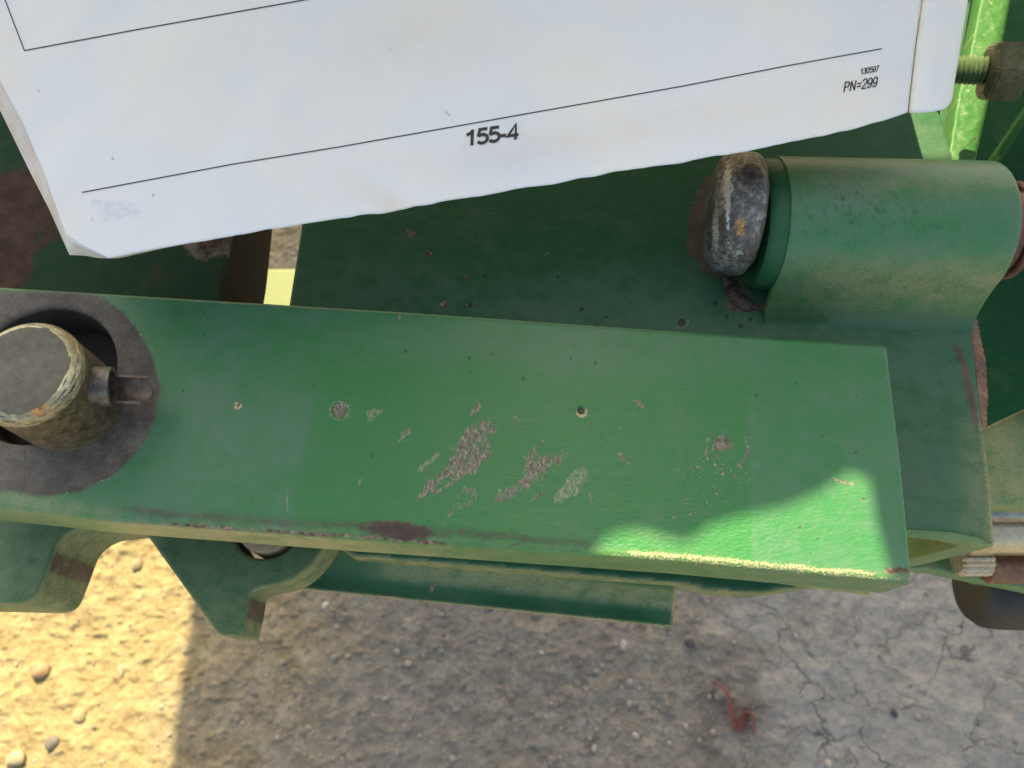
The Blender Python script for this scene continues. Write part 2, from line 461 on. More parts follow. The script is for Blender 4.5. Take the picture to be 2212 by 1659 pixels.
def make_ground():
    t = NT('dry_dirt')
    a = t.noise(4.5, 5, .6); b = t.noise(38, 6, .68); c3 = t.noise(230, 4, .7)
    k = t.math('ADD', t.math('MULTIPLY', b, .55), t.math('MULTIPLY', c3, .45))
    c = t.ramp(k, [(.32, col(.115, .095, .075)), (.47, col(.185, .160, .130)), (.56, col(.235, .208, .170)), (.72, col(.33, .30, .25))])
    c = t.mix(t.math('MULTIPLY', t.attr('tan'), .75, clamp=True), c, t.ramp(k, [(.32, col(.14, .10, .040)), (.45, col(.225, .172, .072)), (.56, col(.275, .22, .10)), (.72, col(.34, .285, .15))]))
    clay = t.attr('clay')
    c = t.mix(t.math('MULTIPLY', clay, .8), c, t.ramp(k, [(.33, col(.18, .165, .145)), (.52, col(.265, .25, .225)), (.7, col(.33, .31, .285))]))
    # shrinkage cracks in the clay crust
    wob = t.n.new('ShaderNodeVectorMath'); wob.operation = 'MULTIPLY_ADD'
    nz = t.n.new('ShaderNodeTexNoise'); nz.inputs['Scale'].default_value = 26; nz.inputs['Detail'].default_value = 5
    t.l.new(t.pos, nz.inputs['Vector']); t.l.new(nz.outputs['Color'], wob.inputs[0])
    wob.inputs[1].default_value = (.075, .075, 0); t.l.new(t.pos, wob.inputs[2])
    vo = t.n.new('ShaderNodeTexVoronoi'); vo.feature = 'DISTANCE_TO_EDGE'; vo.inputs['Scale'].default_value = 17
    t.l.new(wob.outputs[0], vo.inputs['Vector'])
    cr = t.math('SUBTRACT', 1, t.maprange(vo.outputs[0], .0, .022))
    cr = t.math('MULTIPLY', t.math('MULTIPLY', cr, clay), t.maprange(t.noise(11, 3), .42, .60), clamp=True)
    c = t.mix(t.math('MULTIPLY', cr, .7), c, col(.075, .062, .055))
    # reddish grains
    c = t.mix(t.maprange(t.noise(95, 3, .8), .70, .78, 0, .5), c, col(.26, .13, .09))
    c = t.mix(t.math('MULTIPLY', t.attr('dark'), t.maprange(c3, .38, .62, .35, .9)), c, col(.085, .060, .052))
    h = t.math('ADD', t.noise(120, 5, .7), t.math('MULTIPLY', t.noise(420, 4, .7), .5))
    n = t.bump(h, .9, .0030)
    n = t.bump(t.math('SUBTRACT', 1, cr), .8, .003, n)
    return t.done(c, .92, n, 0, .3)
DIRT = make_ground()
def make_stone():
    t = NT('small_stones')
    oi = t.n.new('ShaderNodeObjectInfo').outputs['Random']
    isl = t.n.new('ShaderNodeNewGeometry').outputs['Random Per Island']
    r = t.math('FRACT', t.math('ADD', oi, isl))
    c = t.ramp(r, [(.0, col(.12, .105, .095)), (.35, col(.21, .185, .155)), (.6, col(.27, .245, .205)), (.85, col(.29, .22, .175)), (1.0, col(.44, .42, .38))])
    c = t.mix(t.maprange(t.noise(260, 4), .35, .7, 0, .5), c, col(.24, .195, .14))
    return t.done(c, .8, t.bump(t.noise(500, 4), .4, .001))
STONE = make_stone()

# ------------------------------------------------------------------ the ground
def ground_h(x, y):
    h = (fbm(x * 14, y * 14, 5, 5) - .5) * .014 + (fbm(x * 70, y * 70, 5, 9, .55) - .5) * .0075
    b = fbm(x * 150, y * 150, 3, 31)
    h = h + np.clip(b - .58, 0, 1) * .014 * (1 - clay_m(x, y) * .8)
    return h
def clay_m(x, y):
    return sstep(.23, .36, x + (fbm(x * 12, y * 12, 3, 71) - .5) * .25)
n1, n2 = 620, 560
gx = np.linspace(-.68, .78, n1); gy = np.linspace(-.16, .72, n2)
GX, GY = np.meshgrid(gx, gy, indexing='ij')
fade_edge = np.minimum(np.minimum(GX + .68, .78 - GX), np.minimum(GY + .16, .72 - GY))
GZ = ground_h(GX, GY) * sstep(0, .05, fade_edge)
I = np.arange(n1 * n2).reshape(n1, n2)
F = np.stack([I[:-1, :-1], I[1:, :-1], I[1:, 1:], I[:-1, 1:]], -1).reshape(-1, 4)
V = np.stack([GX.ravel(), GY.ravel(), GZ.ravel()], 1)
ring = [(-3000, -3000), (3000, -3000), (3000, 3000), (-3000, 3000)]
nb = len(V)
V = np.concatenate([V, [(a, b, 0) for a, b in ring]])
Fl = F.tolist()
south = I[:, 0]; north = I[:, -1]; west = I[0, :]; east = I[-1, :]
def fan(line, a, b):
    """fill between one outer edge (a, b) and the line of grid vertices that faces it"""
    line = list(map(int, line)); m = len(line) // 2
    out = [[a, line[i + 1], line[i]] for i in range(m)] + [[b, line[i + 1], line[i]] for i in range(m, len(line) - 1)]
    out.append([a, b, line[m]])
    return out
Fl += fan(south, nb, nb + 1) + fan(east, nb + 1, nb + 2) + fan(north[::-1], nb + 2, nb + 3) + fan(west[::-1], nb + 3, nb)
gu, gv = Q(V[:, 0], V[:, 1], V[:, 2] * 0)
xx, yy = V[:, 0], V[:, 1]
inner = (np.abs(xx) < 5)
tanm = (1 - sstep(-.42, -.12, xx + (fbm(xx * 9, yy * 9, 3, 4) - .5) * .22)) * inner
strip = np.exp(-((xx - (.235 + (-.02 - yy) * -.30)) / .035) ** 2) * inner * sstep(.10, .0, yy)
ground = add_mesh('ground', V, Fl, DIRT, None, True,
                  {'tan': tanm, 'clay': clay_m(xx, yy) * inner, 'dark': strip * sstep(.35, .6, fbm(xx * 30, yy * 30, 3, 8))})
setprops(ground, 'dry dirt ground with gravel, tan on the left and cracked grey clay on the right', None, None, 'structure')
bm = bmesh.new(); bm.from_mesh(ground.data); bmesh.ops.recalc_face_normals(bm, faces=bm.faces)
if sum(f.normal.z for f in list(bm.faces)[:200]) < 0: bmesh.ops.reverse_faces(bm, faces=bm.faces)
bm.to_mesh(ground.data); bm.free()

rng = np.random.RandomState(7)
def gh(x, y): return float(ground_h(np.array([x]), np.array([y]))[0])
def stone_mesh(seed, sub=1, rough=.25):
    bm = bmesh.new(); bmesh.ops.create_icosphere(bm, subdivisions=sub, radius=1)
    r = np.random.RandomState(seed)
    ax = r.uniform(.65, 1.2, 3) * np.array([1, 1, .7])
    ph = r.uniform(0, 9, 3)
    for v in bm.verts:
        c = v.co
        k = 1 + rough * (math.sin(2.1 * c.x + ph[0]) * math.cos(1.7 * c.y + ph[1]) + .6 * math.sin(3.3 * c.z + ph[2] + 2 * c.x)) + r.uniform(-.04, .04)
        v.co = Vector((c.x * ax[0], c.y * ax[1], c.z * ax[2])) * k
    vv = np.array([v.co[:] for v in bm.verts]); ff = np.array([[w.index for w in f.verts] for f in bm.faces]); bm.free()
    return vv, ff
protos = [stone_mesh(s, 1) for s in range(14)]
VV, FF, off = [], [], 0
for k in range(7600):
    x, y = rng.uniform(-.62, .72), rng.uniform(-.12, .66)
    cm = float(clay_m(np.array([x]), np.array([y]))[0])
    if cm > .5 and rng.rand() < .75: continue
    if x < -.30 and rng.rand() < .72: continue
    s = .0010 * math.exp(rng.exponential(.38)); s = min(s, .0046)
    vv, ff = protos[k % 14]
    a = rng.uniform(0, 6.28); ca, sa = math.cos(a), math.sin(a)
    w = vv @ np.array([[ca, sa, 0], [-sa, ca, 0], [0, 0, 1]]) * s + np.array([x, y, gh(x, y) + s * .15])
    VV.append(w); FF.append(ff + off); off += len(w)
gravel = add_mesh('gravel', np.concatenate(VV), np.concatenate(FF), STONE, None, True)
setprops(gravel, 'loose small gravel and grit scattered over the dirt ground', 'gravel', None, 'stuff')

peb = [(86, 1447, .0125, 'large rounded tan pebble half sunk in the sunlit dirt, biggest at far left', (.46, .30, .17), .35),
       (168, 1545, .0085, 'pale angular yellowish stone chip on the sunlit dirt below the big tan pebble', (.50, .40, .22), .8),
       (112, 1604, .0078, 'small grey egg shaped pebble low down in the sunlit dirt', (.20, .17, .15), .4),
       (32, 1640, .0140, 'broad cream coloured stone in the bottom left corner of the sunlit dirt', (.50, .42, .27), .6),
       (155, 1236, .0, '', None, 0),
       (292, 1220, .0095, 'smooth tan pebble in the sunlit gap between the two notched green brackets', (.42, .34, .20), .3),
       (254, 1450, .0060, 'small pale stone in sunlit dirt near the shadow line', (.44, .36, .25), .5),
       (1347, 1394, .0060, 'small bright white stone in the shade below the long green rail', (.62, .60, .57), .5),
       (1360, 1474, .0058, 'pale pink grey stone in the shade, right of centre low in the photo', (.48, .43, .39), .5),
       (1553, 1503, .0055, 'little cream stone touching the upper bend of the red plastic strip', (.48, .42, .32), .4),
       (1284, 1617, .0048, 'tiny white pebble near the bottom edge in the shaded dirt', (.55, .52, .47), .4),
       (1490, 1390, .0075, 'dark grey blue stone in shaded dirt under the end of the long green rail', (.085, .08, .085), .5),
       (1932, 1540, .0050, 'small dark slate stone on the cracked grey clay', (.07, .07, .085), .4)]
for i, (u, v, s, lab, c, rg) in enumerate(peb):
    if not lab: continue
    x, y, _ = P(u, v, 0.004)
    s *= .82
    vv, ff = stone_mesh(100 + i, 3, .16 + .14 * rg)
    m = make_simple('pebble_stone', col(*[q * .62 for q in c]), .8, .6, 500)
    w = vv * s + np.array([x, y, gh(x, y) + s * .35])
    o = thing('pebble', lab, 'pebble', (x, y, gh(x, y)))
    bpy.data.objects.remove(o)
    o = add_mesh('pebble', w - np.array([x, y, gh(x, y)]), ff, m, None, True)
    o.location = (x, y, gh(x, y))
    setprops(o, lab, 'pebble', 'pebbles lying on the dirt')

# faded red plastic strip on the ground
pts = [(1541, 1472), (1560, 1482), (1572, 1502), (1576, 1525), (1582, 1550), (1592, 1572), (1604, 1568), (1609, 1550), (1614, 1537), (1624, 1541), (1629, 1560), (1629, 1582)]
zs = [.008, .012, .014, .013, .010, .003, .002, .004, .011, .014, .010, .006]
cv = bpy.data.curves.new('red_plastic_strip', 'CURVE'); cv.dimensions = '3D'
sp = cv.splines.new('NURBS'); sp.points.add(len(pts) - 1)
for k, ((u, v), z) in enumerate(zip(pts, zs)):
    x, y, _ = P(u, v, .008); sp.points[k].co = (x, y, gh(x, y) * .5 + z, 1); sp.points[k].tilt = k * .15
sp.use_endpoint_u = True; sp.order_u = 4; sp.resolution_u = 6
cv.extrude = .0040; cv.bevel_depth = .0011; cv.bevel_resolution = 2
tmp = bpy.data.objects.new('tmp', cv); scene.collection.objects.link(tmp)
me = bpy.data.meshes.new_from_object(tmp.evaluated_get(bpy.context.evaluated_depsgraph_get()))
bpy.data.objects.remove(tmp)
me.materials.clear(); me.materials.append(RED_PLASTIC)
o = bpy.data.objects.new('plastic_strip', me); scene.collection.objects.link(o)
setprops(o, 'twisted faded red plastic strip lying on the shaded dirt', 'plastic strip')

# ------------------------------------------------------------------ the long draft arm across the picture
TL, TR, BR, BL = (-200, 604), (1919, 744), (1975, 1262), (-200, 1080)
arm = thing('hitch_arm', 'long flat green steel arm with scraped paint and a worn hole, crossing the whole photo', 'hitch arm', P(1000, 950, ZB - .022))
outline = PX([TL, (900, 672), TR, (1950, 1000), BR, (1475, 1216), (737, 1164), (213, 1124), BL], ZB)
outline = roundpoly(outline, {2: .0022, 4: .0016}, 6)
HX, HY, _ = P(87, 806, ZB); HR = .0236
hole = [(HX + HR * math.cos(a), HY + HR * math.sin(a)) for a in np.linspace(0, 2 * math.pi, 72, endpoint=False)]

def zc(pts): return [(737 + a * .333, 553 + b * .333) for a, b in pts]
PA = zc([(880, 1060), (960, 1070), (1000, 1120), (1040, 1130), (960, 1180), (990, 1240), (940, 1330), (860, 1420), (700, 1500), (560, 1560), (490, 1590), (540, 1490), (600, 1430), (700, 1350), (710, 1250), (760, 1180), (800, 1130)])
PB = zc([(1310, 1180), (1340, 1190), (1280, 1260), (1330, 1300), (1440, 1260), (1480, 1280), (1470, 1310), (1350, 1380), (1330, 1440), (1250, 1470), (1200, 1520), (1100, 1590), (1000, 1610), (985, 1560), (1060, 1510), (1150, 1460), (1180, 1390), (1170, 1300), (1270, 1230)])
PC = zc([(1570, 1365), (1610, 1380), (1600, 1450), (1540, 1530), (1480, 1580), (1380, 1610), (1370, 1560), (1440, 1490), (1500, 1400)])
PD = zc([(800, 1495), (870, 1500), (895, 1570), (870, 1610), (780, 1640), (700, 1700), (660, 1760), (690, 1660), (740, 1570)])
PE = zc([(520, 1340), (680, 1240), (640, 1300), (520, 1410), (480, 1400)])
PF = zc([(350, 1230), (400, 1130), (450, 1105), (460, 1150), (380, 1210)])
PG = zc([(830, 1040), (885, 940), (908, 945), (900, 985), (850, 1050)])
PH_ = zc([(150, 1100), (160, 1010), (220, 980), (300, 990), (200, 1080)])
PI_ = zc([(1880, 930), (1930, 930), (1985, 985), (1960, 997), (1905, 955)])
PJ = zc([(1170, 1630), (1250, 1560), (1330, 1505), (1335, 1520), (1260, 1580)])
PK = zc([(1790, 1280), (1830, 1270), (1840, 1310), (1900, 1370), (1860, 1350), (1800, 1310)])
PL = zc([(315, 940), (325, 860), (340, 850), (330, 930)])
PM = zc([(1600, 1540), (1615, 1530), (1640, 1600), (1625, 1615)])
PN_ = zc([(1100, 1010), (1160, 1050), (1210, 1120), (1180, 1110), (1130, 1060)])
PO = [(1795, 1030), (1815, 1034), (1850, 1047), (1835, 1047), (1805, 1040)]
PQ = zc([(365, 440), (380, 370), (390, 380), (372, 440)])
PR = zc([(100, 1430), (165, 1440), (120, 1490), (50, 1580), (110, 1490)])

def along_(arr, t):
    c = np.concatenate([[0], np.cumsum(np.hypot(*np.diff(arr, axis=0).T))]); c /= c[-1]
    return np.array([np.interp(t, c, arr[:, 0]), np.interp(t, c, arr[:, 1])])
def hband(u, v, pts, w):
    """distance measure to a polyline band"""
    vv = np.interp(u, [p[0] for p in pts], [p[1] for p in pts]); return np.abs(v - vv) / w
def arm_attr(u, v, d):
    z = np.zeros_like(u)
    nz = fbm(u / 60, v / 60, 4, 2)
    left = 1 - sstep(-18, 18, u - (668 - (v - 900) * .12) + (nz - .5) * 30)
    right = sstep(-10, 10, u - (1618 + (v - 900) * .02) + (nz - .5) * 14)
    top = 1 - sstep(0, 60, v - (655 + u * .07) - 35 + (nz - .5) * 70)
    fade_or_sheen = np.maximum(np.maximum(left * .95, right * .85), top * .7)
    line = np.exp(-((u - 1625 - (v - 900) * .02) / 8) ** 2) + np.exp(-((u - 688 + (v - 900) * .10) / 14) ** 2) * (v < 1000)
    fade_or_sheen = fade_or_sheen + line * .35 * fbm(u / 12, v / 12, 3, 12)
    # worn ring round the pin hole
    ang = np.arctan2(v - 840, u - 87)
    rr = np.hypot((u - 87) / 256, (v - 842) / 229) + (fbm(u / 22, v / 22, 4, 21) - .5) * .045 + (fbm(np.cos(ang) * 5, np.sin(ang) * 5, 2, 3) - .5) * .05
    bare = 1 - sstep(.975, 1.02, rr + (fbm(u / 4, v / 4, 2, 77) - .5) * .025)
    bare = bare * (1 - sstep(0, 25, -(v - 640)) * .9)
    rim = np.exp(-((rr - 1.0) / .018) ** 2) * sstep(.45, .65, fbm(u / 9, v / 9, 3, 5))
    # lower edge: dark stain line, rust at the corner, bright dusty rim
    e = d * 7400 / 1.0                                  # px from the outline, about
    ev = np.interp(u, [0, 213, 737, 1475, 1911], [1087, 1120, 1157, 1210, 1250])
    el = ev - v                                         # px above the front edge
    n1_ = fbm(u / 40, v / 14, 4, 31); n2_ = fbm(u / 9, v / 7, 4, 33)
    stain_or_shade = np.exp(-((el - 22 - 18 * (n1_ - .5)) / (8 + 8 * n2_)) ** 2) * sstep(150, 330, u) * (1 - sstep(1250, 1330, u)) * (.35 + .9 * n2_)
    big = np.clip(1.25 - np.hypot((u - 862) / 88, (v - 1146 - (u - 862) * .1) / 22) + (n2_ - .5) * .5, 0, 1)
    rust = sstep(.3, .9, big) * .45
    brown = np.maximum(sstep(-.05, .8, big) * 1.0, np.clip(stain_or_shade * 1.2, 0, 1) * .48)
    dark = sstep(.2, .6, big) * .45 + stain_or_shade * .22
    edge = np.exp(-(el / 7) ** 2)
    rust = np.maximum(rust, edge * sstep(320, 380, u) * (1 - sstep(960, 1010, u)) * (.35 + .5 * n1_))
    tan = edge * sstep(1275, 1340, u) * .5 * sstep(.25, .6, n1_ + .15)
    tan = np.maximum(tan, np.exp(-((el - 4 - 8 * n1_) / 9) ** 2) * sstep(1310, 1370, u) * (1 - sstep(1880, 1915, u)) * .58)
    rust = np.maximum(rust, sstep(1880, 1920, u) * (1 - sstep(1960, 1975, u)) * np.exp(-((v - 1232) / 14) ** 2) * .6)
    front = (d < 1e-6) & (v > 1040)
    dust_or_glow = sstep(22, 0, el) * .22 + front * (.10 + .62 * sstep(200, 240, u) * sstep(1150, 600, u))  # front face: yellow painted in for the reflection of sunlit ground
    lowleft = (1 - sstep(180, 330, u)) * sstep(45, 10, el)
    dust_or_glow = np.maximum(dust_or_glow, lowleft * .35)
    # thin rust along the far edge
    eu = v - np.interp(u, [0, 900, 1918], [617, 673, 744])
    rust = np.maximum(rust, np.exp(-(eu / 5) ** 2) * (.1 + .55 * sstep(.5, .7, fbm(u / 50, v / 10, 3, 44))) * (u < 1850))
    fade_or_sheen = np.maximum(fade_or_sheen, sstep(26, 6, eu) * .5)
    # chips and scrapes
    ch = pmask(PA, u, v, 5, 8, 1) * (.38 + .36 * fbm(u / 16, v / 16, 3, 61) + .12 * sstep(920, 1060, v))
    ch = np.maximum(ch, pmask(PB, u, v, 5, 8, 2) * (.36 + .42 * fbm(u / 14, v / 14, 3, 62)))
    ch = np.maximum(ch, pmask(PG, u, v, 3, 4, 3) * .8)
    for k, (pg, am, st) in enumerate([(PI_, 4, .75), (PJ, 3, .62), (PK, 4, .62), (PM, 3, .7), (PN_, 4, .5), (PO, 3, .72), (PQ, 3, .7), (PF, 5, .5)]):
        ch = np.maximum(ch, pmask(pg, u, v, 3, am, 70 + k, 6.) * st)
    holeA = pmask(zc([(640, 1460), (700, 1430), (740, 1440), (660, 1500), (610, 1510)]), u, v, 4, 4, 5)
    ch = ch * (1 - holeA * .8)
    dring = pmask(PD, u, v, 4, 6, 6)
    inner_ = pmask(zc([(790, 1540), (840, 1540), (850, 1570), (780, 1610), (730, 1660), (760, 1580)]), u, v, 4, 5, 7)
    ch = np.maximum(ch, dring * (1 - inner_) * .5)
    scuff = np.maximum.reduce([pmask(PC, u, v, 5, 9, 8) * .85, pmask(PD, u, v, 5, 8, 9) * .5, pmask(PE, u, v, 5, 6, 10) * .75,
                               pmask(PH_, u, v, 6, 8, 11) * .75, pmask(PF, u, v, 4, 6, 12) * .85, pmask(PL, u, v, 4, 4, 13) * .7,
                               pmask(PR, u, v, 4, 4, 14) * .7, pmask(PA, u, v, 8, 9, 15) * .55, pmask(PB, u, v, 8, 9, 16) * .6,
                               pmask(zc([(900, 1050), (1100, 1000), (1200, 1100), (1050, 1130), (960, 1200), (860, 1220)]), u, v, 8, 10, 17) * .5])
    # flecks round the right hand dimple
    fl = sstep(.66, .74, fbm(u / 7, v / 4.5, 3, 91)) * np.exp(-(((u - 1545) / 90) ** 2 + ((v - 1020) / 80) ** 2)) * 1.3
    fl = np.maximum(fl, sstep(.70, .78, fbm(u / 8, v / 4.0, 3, 92)) * np.exp(-(((u - 1480) / 160) ** 2 + ((v - 1100) / 50) ** 2)))
    rr2 = np.hypot(u - 1570, (v - 968) * 1.0)
    fl = np.maximum(fl, np.exp(-((rr2 - 45) / 5) ** 2) * sstep(.42, .6, fbm(u / 8, v / 8, 3, 93)) * .8 * ((v > 940) | (u < 1550)))
    ch = np.maximum(ch, np.clip(fl, 0, .8))
    tn = np.maximum.reduce([tan, dot(u, v, 514, 877, 10, 3, 1) * .7, dot(u, v, 1257, 890, 14, 4, 2) * .7 * (np.hypot(u - 1255, v - 886) > 8)])
    ch = np.maximum.reduce([ch, dot(u, v, 733, 887, 17, 3, 4), dot(u, v, 1560, 958, 17, 3, 5)])
    dk = np.maximum.reduce([dot(u, v, 1255, 887, 8, 3, 6) * .8, dot(u, v, 515, 874, 3.5, 1.5, 7) * .8, dark])
    scuff = np.maximum(scuff, np.exp(-((np.hypot(u - 733, v - 887) - 20) / 3) ** 2) * .9)
    scuff = np.maximum(scuff, dot(u, v, 1562, 965, 40, 12, 15) * .5)
    for cu, cv_, r in ((876, 759, 3.5), (1014, 773, 4), (1063, 766, 2.5), (1130, 818, 4), (1016, 804, 2.5), (1233, 774, 3), (1286, 784, 3), (1634, 855, 3.5), (1850, 857, 2), (1848, 978, 3), (805, 985, 3), (1720, 829, 2), (545, 1078, 2), (395, 845, 3), (441, 722, 2), (1865, 1078, 3.5), (1728, 1139, 3)):
        dk = np.maximum(dk, dot(u, v, cu, cv_, r, 1.6, int(cu)) * .75)
    for cu, cv_, r in ((1080, 1059, 6), (440, 690, 4), (1340, 925, 4), (1864, 1080, 4), (1729, 1139, 3)):
        scuff = np.maximum(scuff, dot(u, v, cu, cv_, r, 2, int(cu)) * .8)
    scr = np.exp(-((u - 620 - (v - 1080) * .05) / 3.2) ** 2) * sstep(1040, 1060, v) * sstep(1120, 1100, v)
    scuff = np.maximum(scuff, scr * .8)
    inb = 1 - bare
    wall = (d < 1e-6) & (np.hypot(u - 87, v - 806) < 200)  # hole wall, darkened to stand for the shade inside
    scuff = np.maximum(scuff * inb, rim * .5)
    return dict(fade_or_sheen=np.clip(fade_or_sheen, 0, 1.2) * inb, bare=bare, chip=np.clip(ch * inb, 0, 1), rust=np.clip(rust * inb, 0, 1), brown=brown * inb, dust_or_glow=dust_or_glow * inb,
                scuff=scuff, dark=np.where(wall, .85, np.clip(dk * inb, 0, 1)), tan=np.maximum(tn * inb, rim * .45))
def arm_relief(x, y):
    r = (fbm(x * 60, y * 60, 3, 2) - .5) * .00022 + (fbm(x * 420, y * 420, 2, 3) - .5) * .00004
    u, v = Q(x, y, np.full_like(x, ZB))
    r = r - dot(u, v, 733, 887, 15, 6, 4) * .0006 - dot(u, v, 1560, 958, 15, 6, 5) * .0007 - dot(u, v, 1256, 887, 8, 4, 6) * .0007 - dot(u, v, 515, 875, 4, 2, 6) * .0004
    r = r + np.exp(-((np.hypot(u - 733, v - 887) - 21) / 5) ** 2) * .0002
    ang_rr = np.hypot((u - 87) / 256, (v - 842) / 229)
    r = r - (1 - sstep(.985, 1.01, ang_rr)) * .00025
    return r
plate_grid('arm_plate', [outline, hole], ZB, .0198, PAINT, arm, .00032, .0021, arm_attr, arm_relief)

# ------------------------------------------------------------------ pivot pin with roll pin in the arm's hole
PZ = .7285
pin = thing('pivot_pin', 'thick round steel pin with a bright worn chamfer in the hole of the arm', 'steel pin', P(45, 798, PZ))
px, py, _ = P(45, 798, PZ)
pin.location = (px, py, ZB - .06)
PR_ = abs(P(172, 798, PZ - .001)[0] - px)
cw = PR_ * .17
def pin_attr(s, ph, v):
    top = s > .0999 + 0 * s
    return {'rust': (.55 * np.exp(-(((ph - 5.2) / .5) ** 2)) * (s > .085) * (s < .0905) + 0 * s)}
prof = [(0, 0), (0, PR_ * .985), (.03, PR_ * .985)] + [(.03 + k * .003, PR_ * .985) for k in range(1, 9)] + \
       [(PZ - (ZB - .06) - .0052, PR_ * .985)]
H = PZ - (ZB - .06)
revolve('pin_body', (px, py, ZB - .06), (0, 0, 1), [(0, 0), (0, PR_ * .985), (H - .0042, PR_ * .985), (H - .0043, PR_ * .982), (H - .0043, 0)], STEEL_SIDE, pin, 128)
chp = [(H - .0043 + .0042 * math.sin(t_ * math.pi / 2) ** 1.0, PR_ * (1 - .20 * t_ ** 2.0)) for t_ in np.linspace(0, 1, 30)]
revolve('worn_chamfer', (px, py, ZB - .06), (0, 0, 1), chp, STEEL_BRIGHT, pin, 420, disp=lambda s, p, r: (fbm(np.cos(p) * 6 + 9, s * 5200 + np.sin(p) * 3, 3, 3) - .5) * .00022,
        attr=lambda s, ph, v: {'rust': .62 * np.exp(-(((np.degrees(np.arctan2(v[:, 1] - py, v[:, 0] - px)) + 58) / 20) ** 2)) * sstep(H - .004, H - .001, s),
                               'dark': np.clip(.75 * sstep(.58, .68, fbm(ph * 4, s * 6500, 4, 8)) + .3 * sstep(.45, .6, fbm(ph * 2.5, s * 400, 3, 9)), 0, 1)}, deg=60)
revolve('pin_face', (px, py, ZB - .06), (0, 0, 1), [(H - .0003, PR_ * .83)] + [(H + (-.0001 if k < 1 else 0), PR_ * .83 * (1 - k / 14)) for k in range(15)], STEEL_DULL, pin, 128,
        disp=lambda s, p, r: (fbm(np.cos(p) * 5 + 9, np.sin(p) * 5 + 9, 4, 5) - .5) * .0016 * (r > PR_ * .8) * (np.sin(p) < .2))
revolve('hole_light_block', (HX, HY, ZB - .0458), (0, 0, 1), [(0, 0), (0, .034), (.0245, .034), (.0245, 0)], HOLE_SHADE, pin, 72)  # added black disc that closes the hole against light
# roll pin through the pin, sticking out to the right
rp = thing('roll_pin', 'slotted steel roll pin with a broken end sticking out of the thick pin', 'roll pin')
zr = .7155
ox, oy, _ = P(165, 832, zr)
rp.location = (ox, oy, zr)
ax = Vector((1, -.045, -.02)).normalized()
def tube_arc(name, o, axis, r0, r1, L, a0, a1, mat, parent, nseg=48, endfun=None, cap_dark=False):
    a, e1, e2 = frame_of(axis)
    full = (a1 - a0) >= 2 * math.pi - 1e-6
    phs = np.linspace(a0, a1, nseg + 1)
    nl = 14
    V, F = [], []
    for ring_, r in enumerate((r0, r1)):
        for j in range(nl + 1):
            for p in phs:
                Lp = L + (endfun(p) if endfun else 0)
                c = Vector(o) + a * (Lp * j / nl) + e1 * (r * math.cos(p)) + e2 * (r * math.sin(p))
                V.append(c[:])
    m = nseg + 1; half = m * (nl + 1)
    for j in range(nl):
        for k in range(nseg):
            q = [j * m + k, j * m + k + 1, (j + 1) * m + k + 1, (j + 1) * m + k]
            F.append(q); F.append([half + i for i in q[::-1]])
    for j in (0, nl):
        for k in range(nseg): F.append([j * m + k, j * m + k + 1, half + j * m + k + 1, half + j * m + k])
    for k in (0, nseg):
        for j in range(nl): F.append([j * m + k, (j + 1) * m + k, half + (j + 1) * m + k, half + j * m + k])
    ob = add_mesh(name, V, F, mat, parent)
    autosmooth(ob, 40)
    return ob
RP = make_steel('roll_pin_steel', col(.07, .06, .055), col(.15, .135, .12), col(.34, .31, .27), .38, .6)
RPD = make_steel('roll_pin_inner_steel', col(.05, .036, .03), col(.11, .085, .07), col(.20, .16, .13), .45, .3)
LA = (Vector(P(243, 834, zr)) - Vector((ox, oy, zr))).length
tube_arc('outer_sleeve', Vector((ox, oy, zr)) - ax * .006, ax, .0060, .0050, LA + .006, 0, 2 * math.pi, RP, rp, 56,
         endfun=lambda p: .0014 * math.cos(p - 2.2))
LB = (Vector(P(320, 838, zr - .003)) - Vector((ox, oy, zr))).length
tube_arc('inner_trough', Vector((ox, oy, zr + .0004)) - ax * .002, ax, .0049, .0041, LB + .002, math.radians(202), math.radians(338), RPD, rp, 40,
         endfun=lambda p: .0008 * math.sin(3 * p))

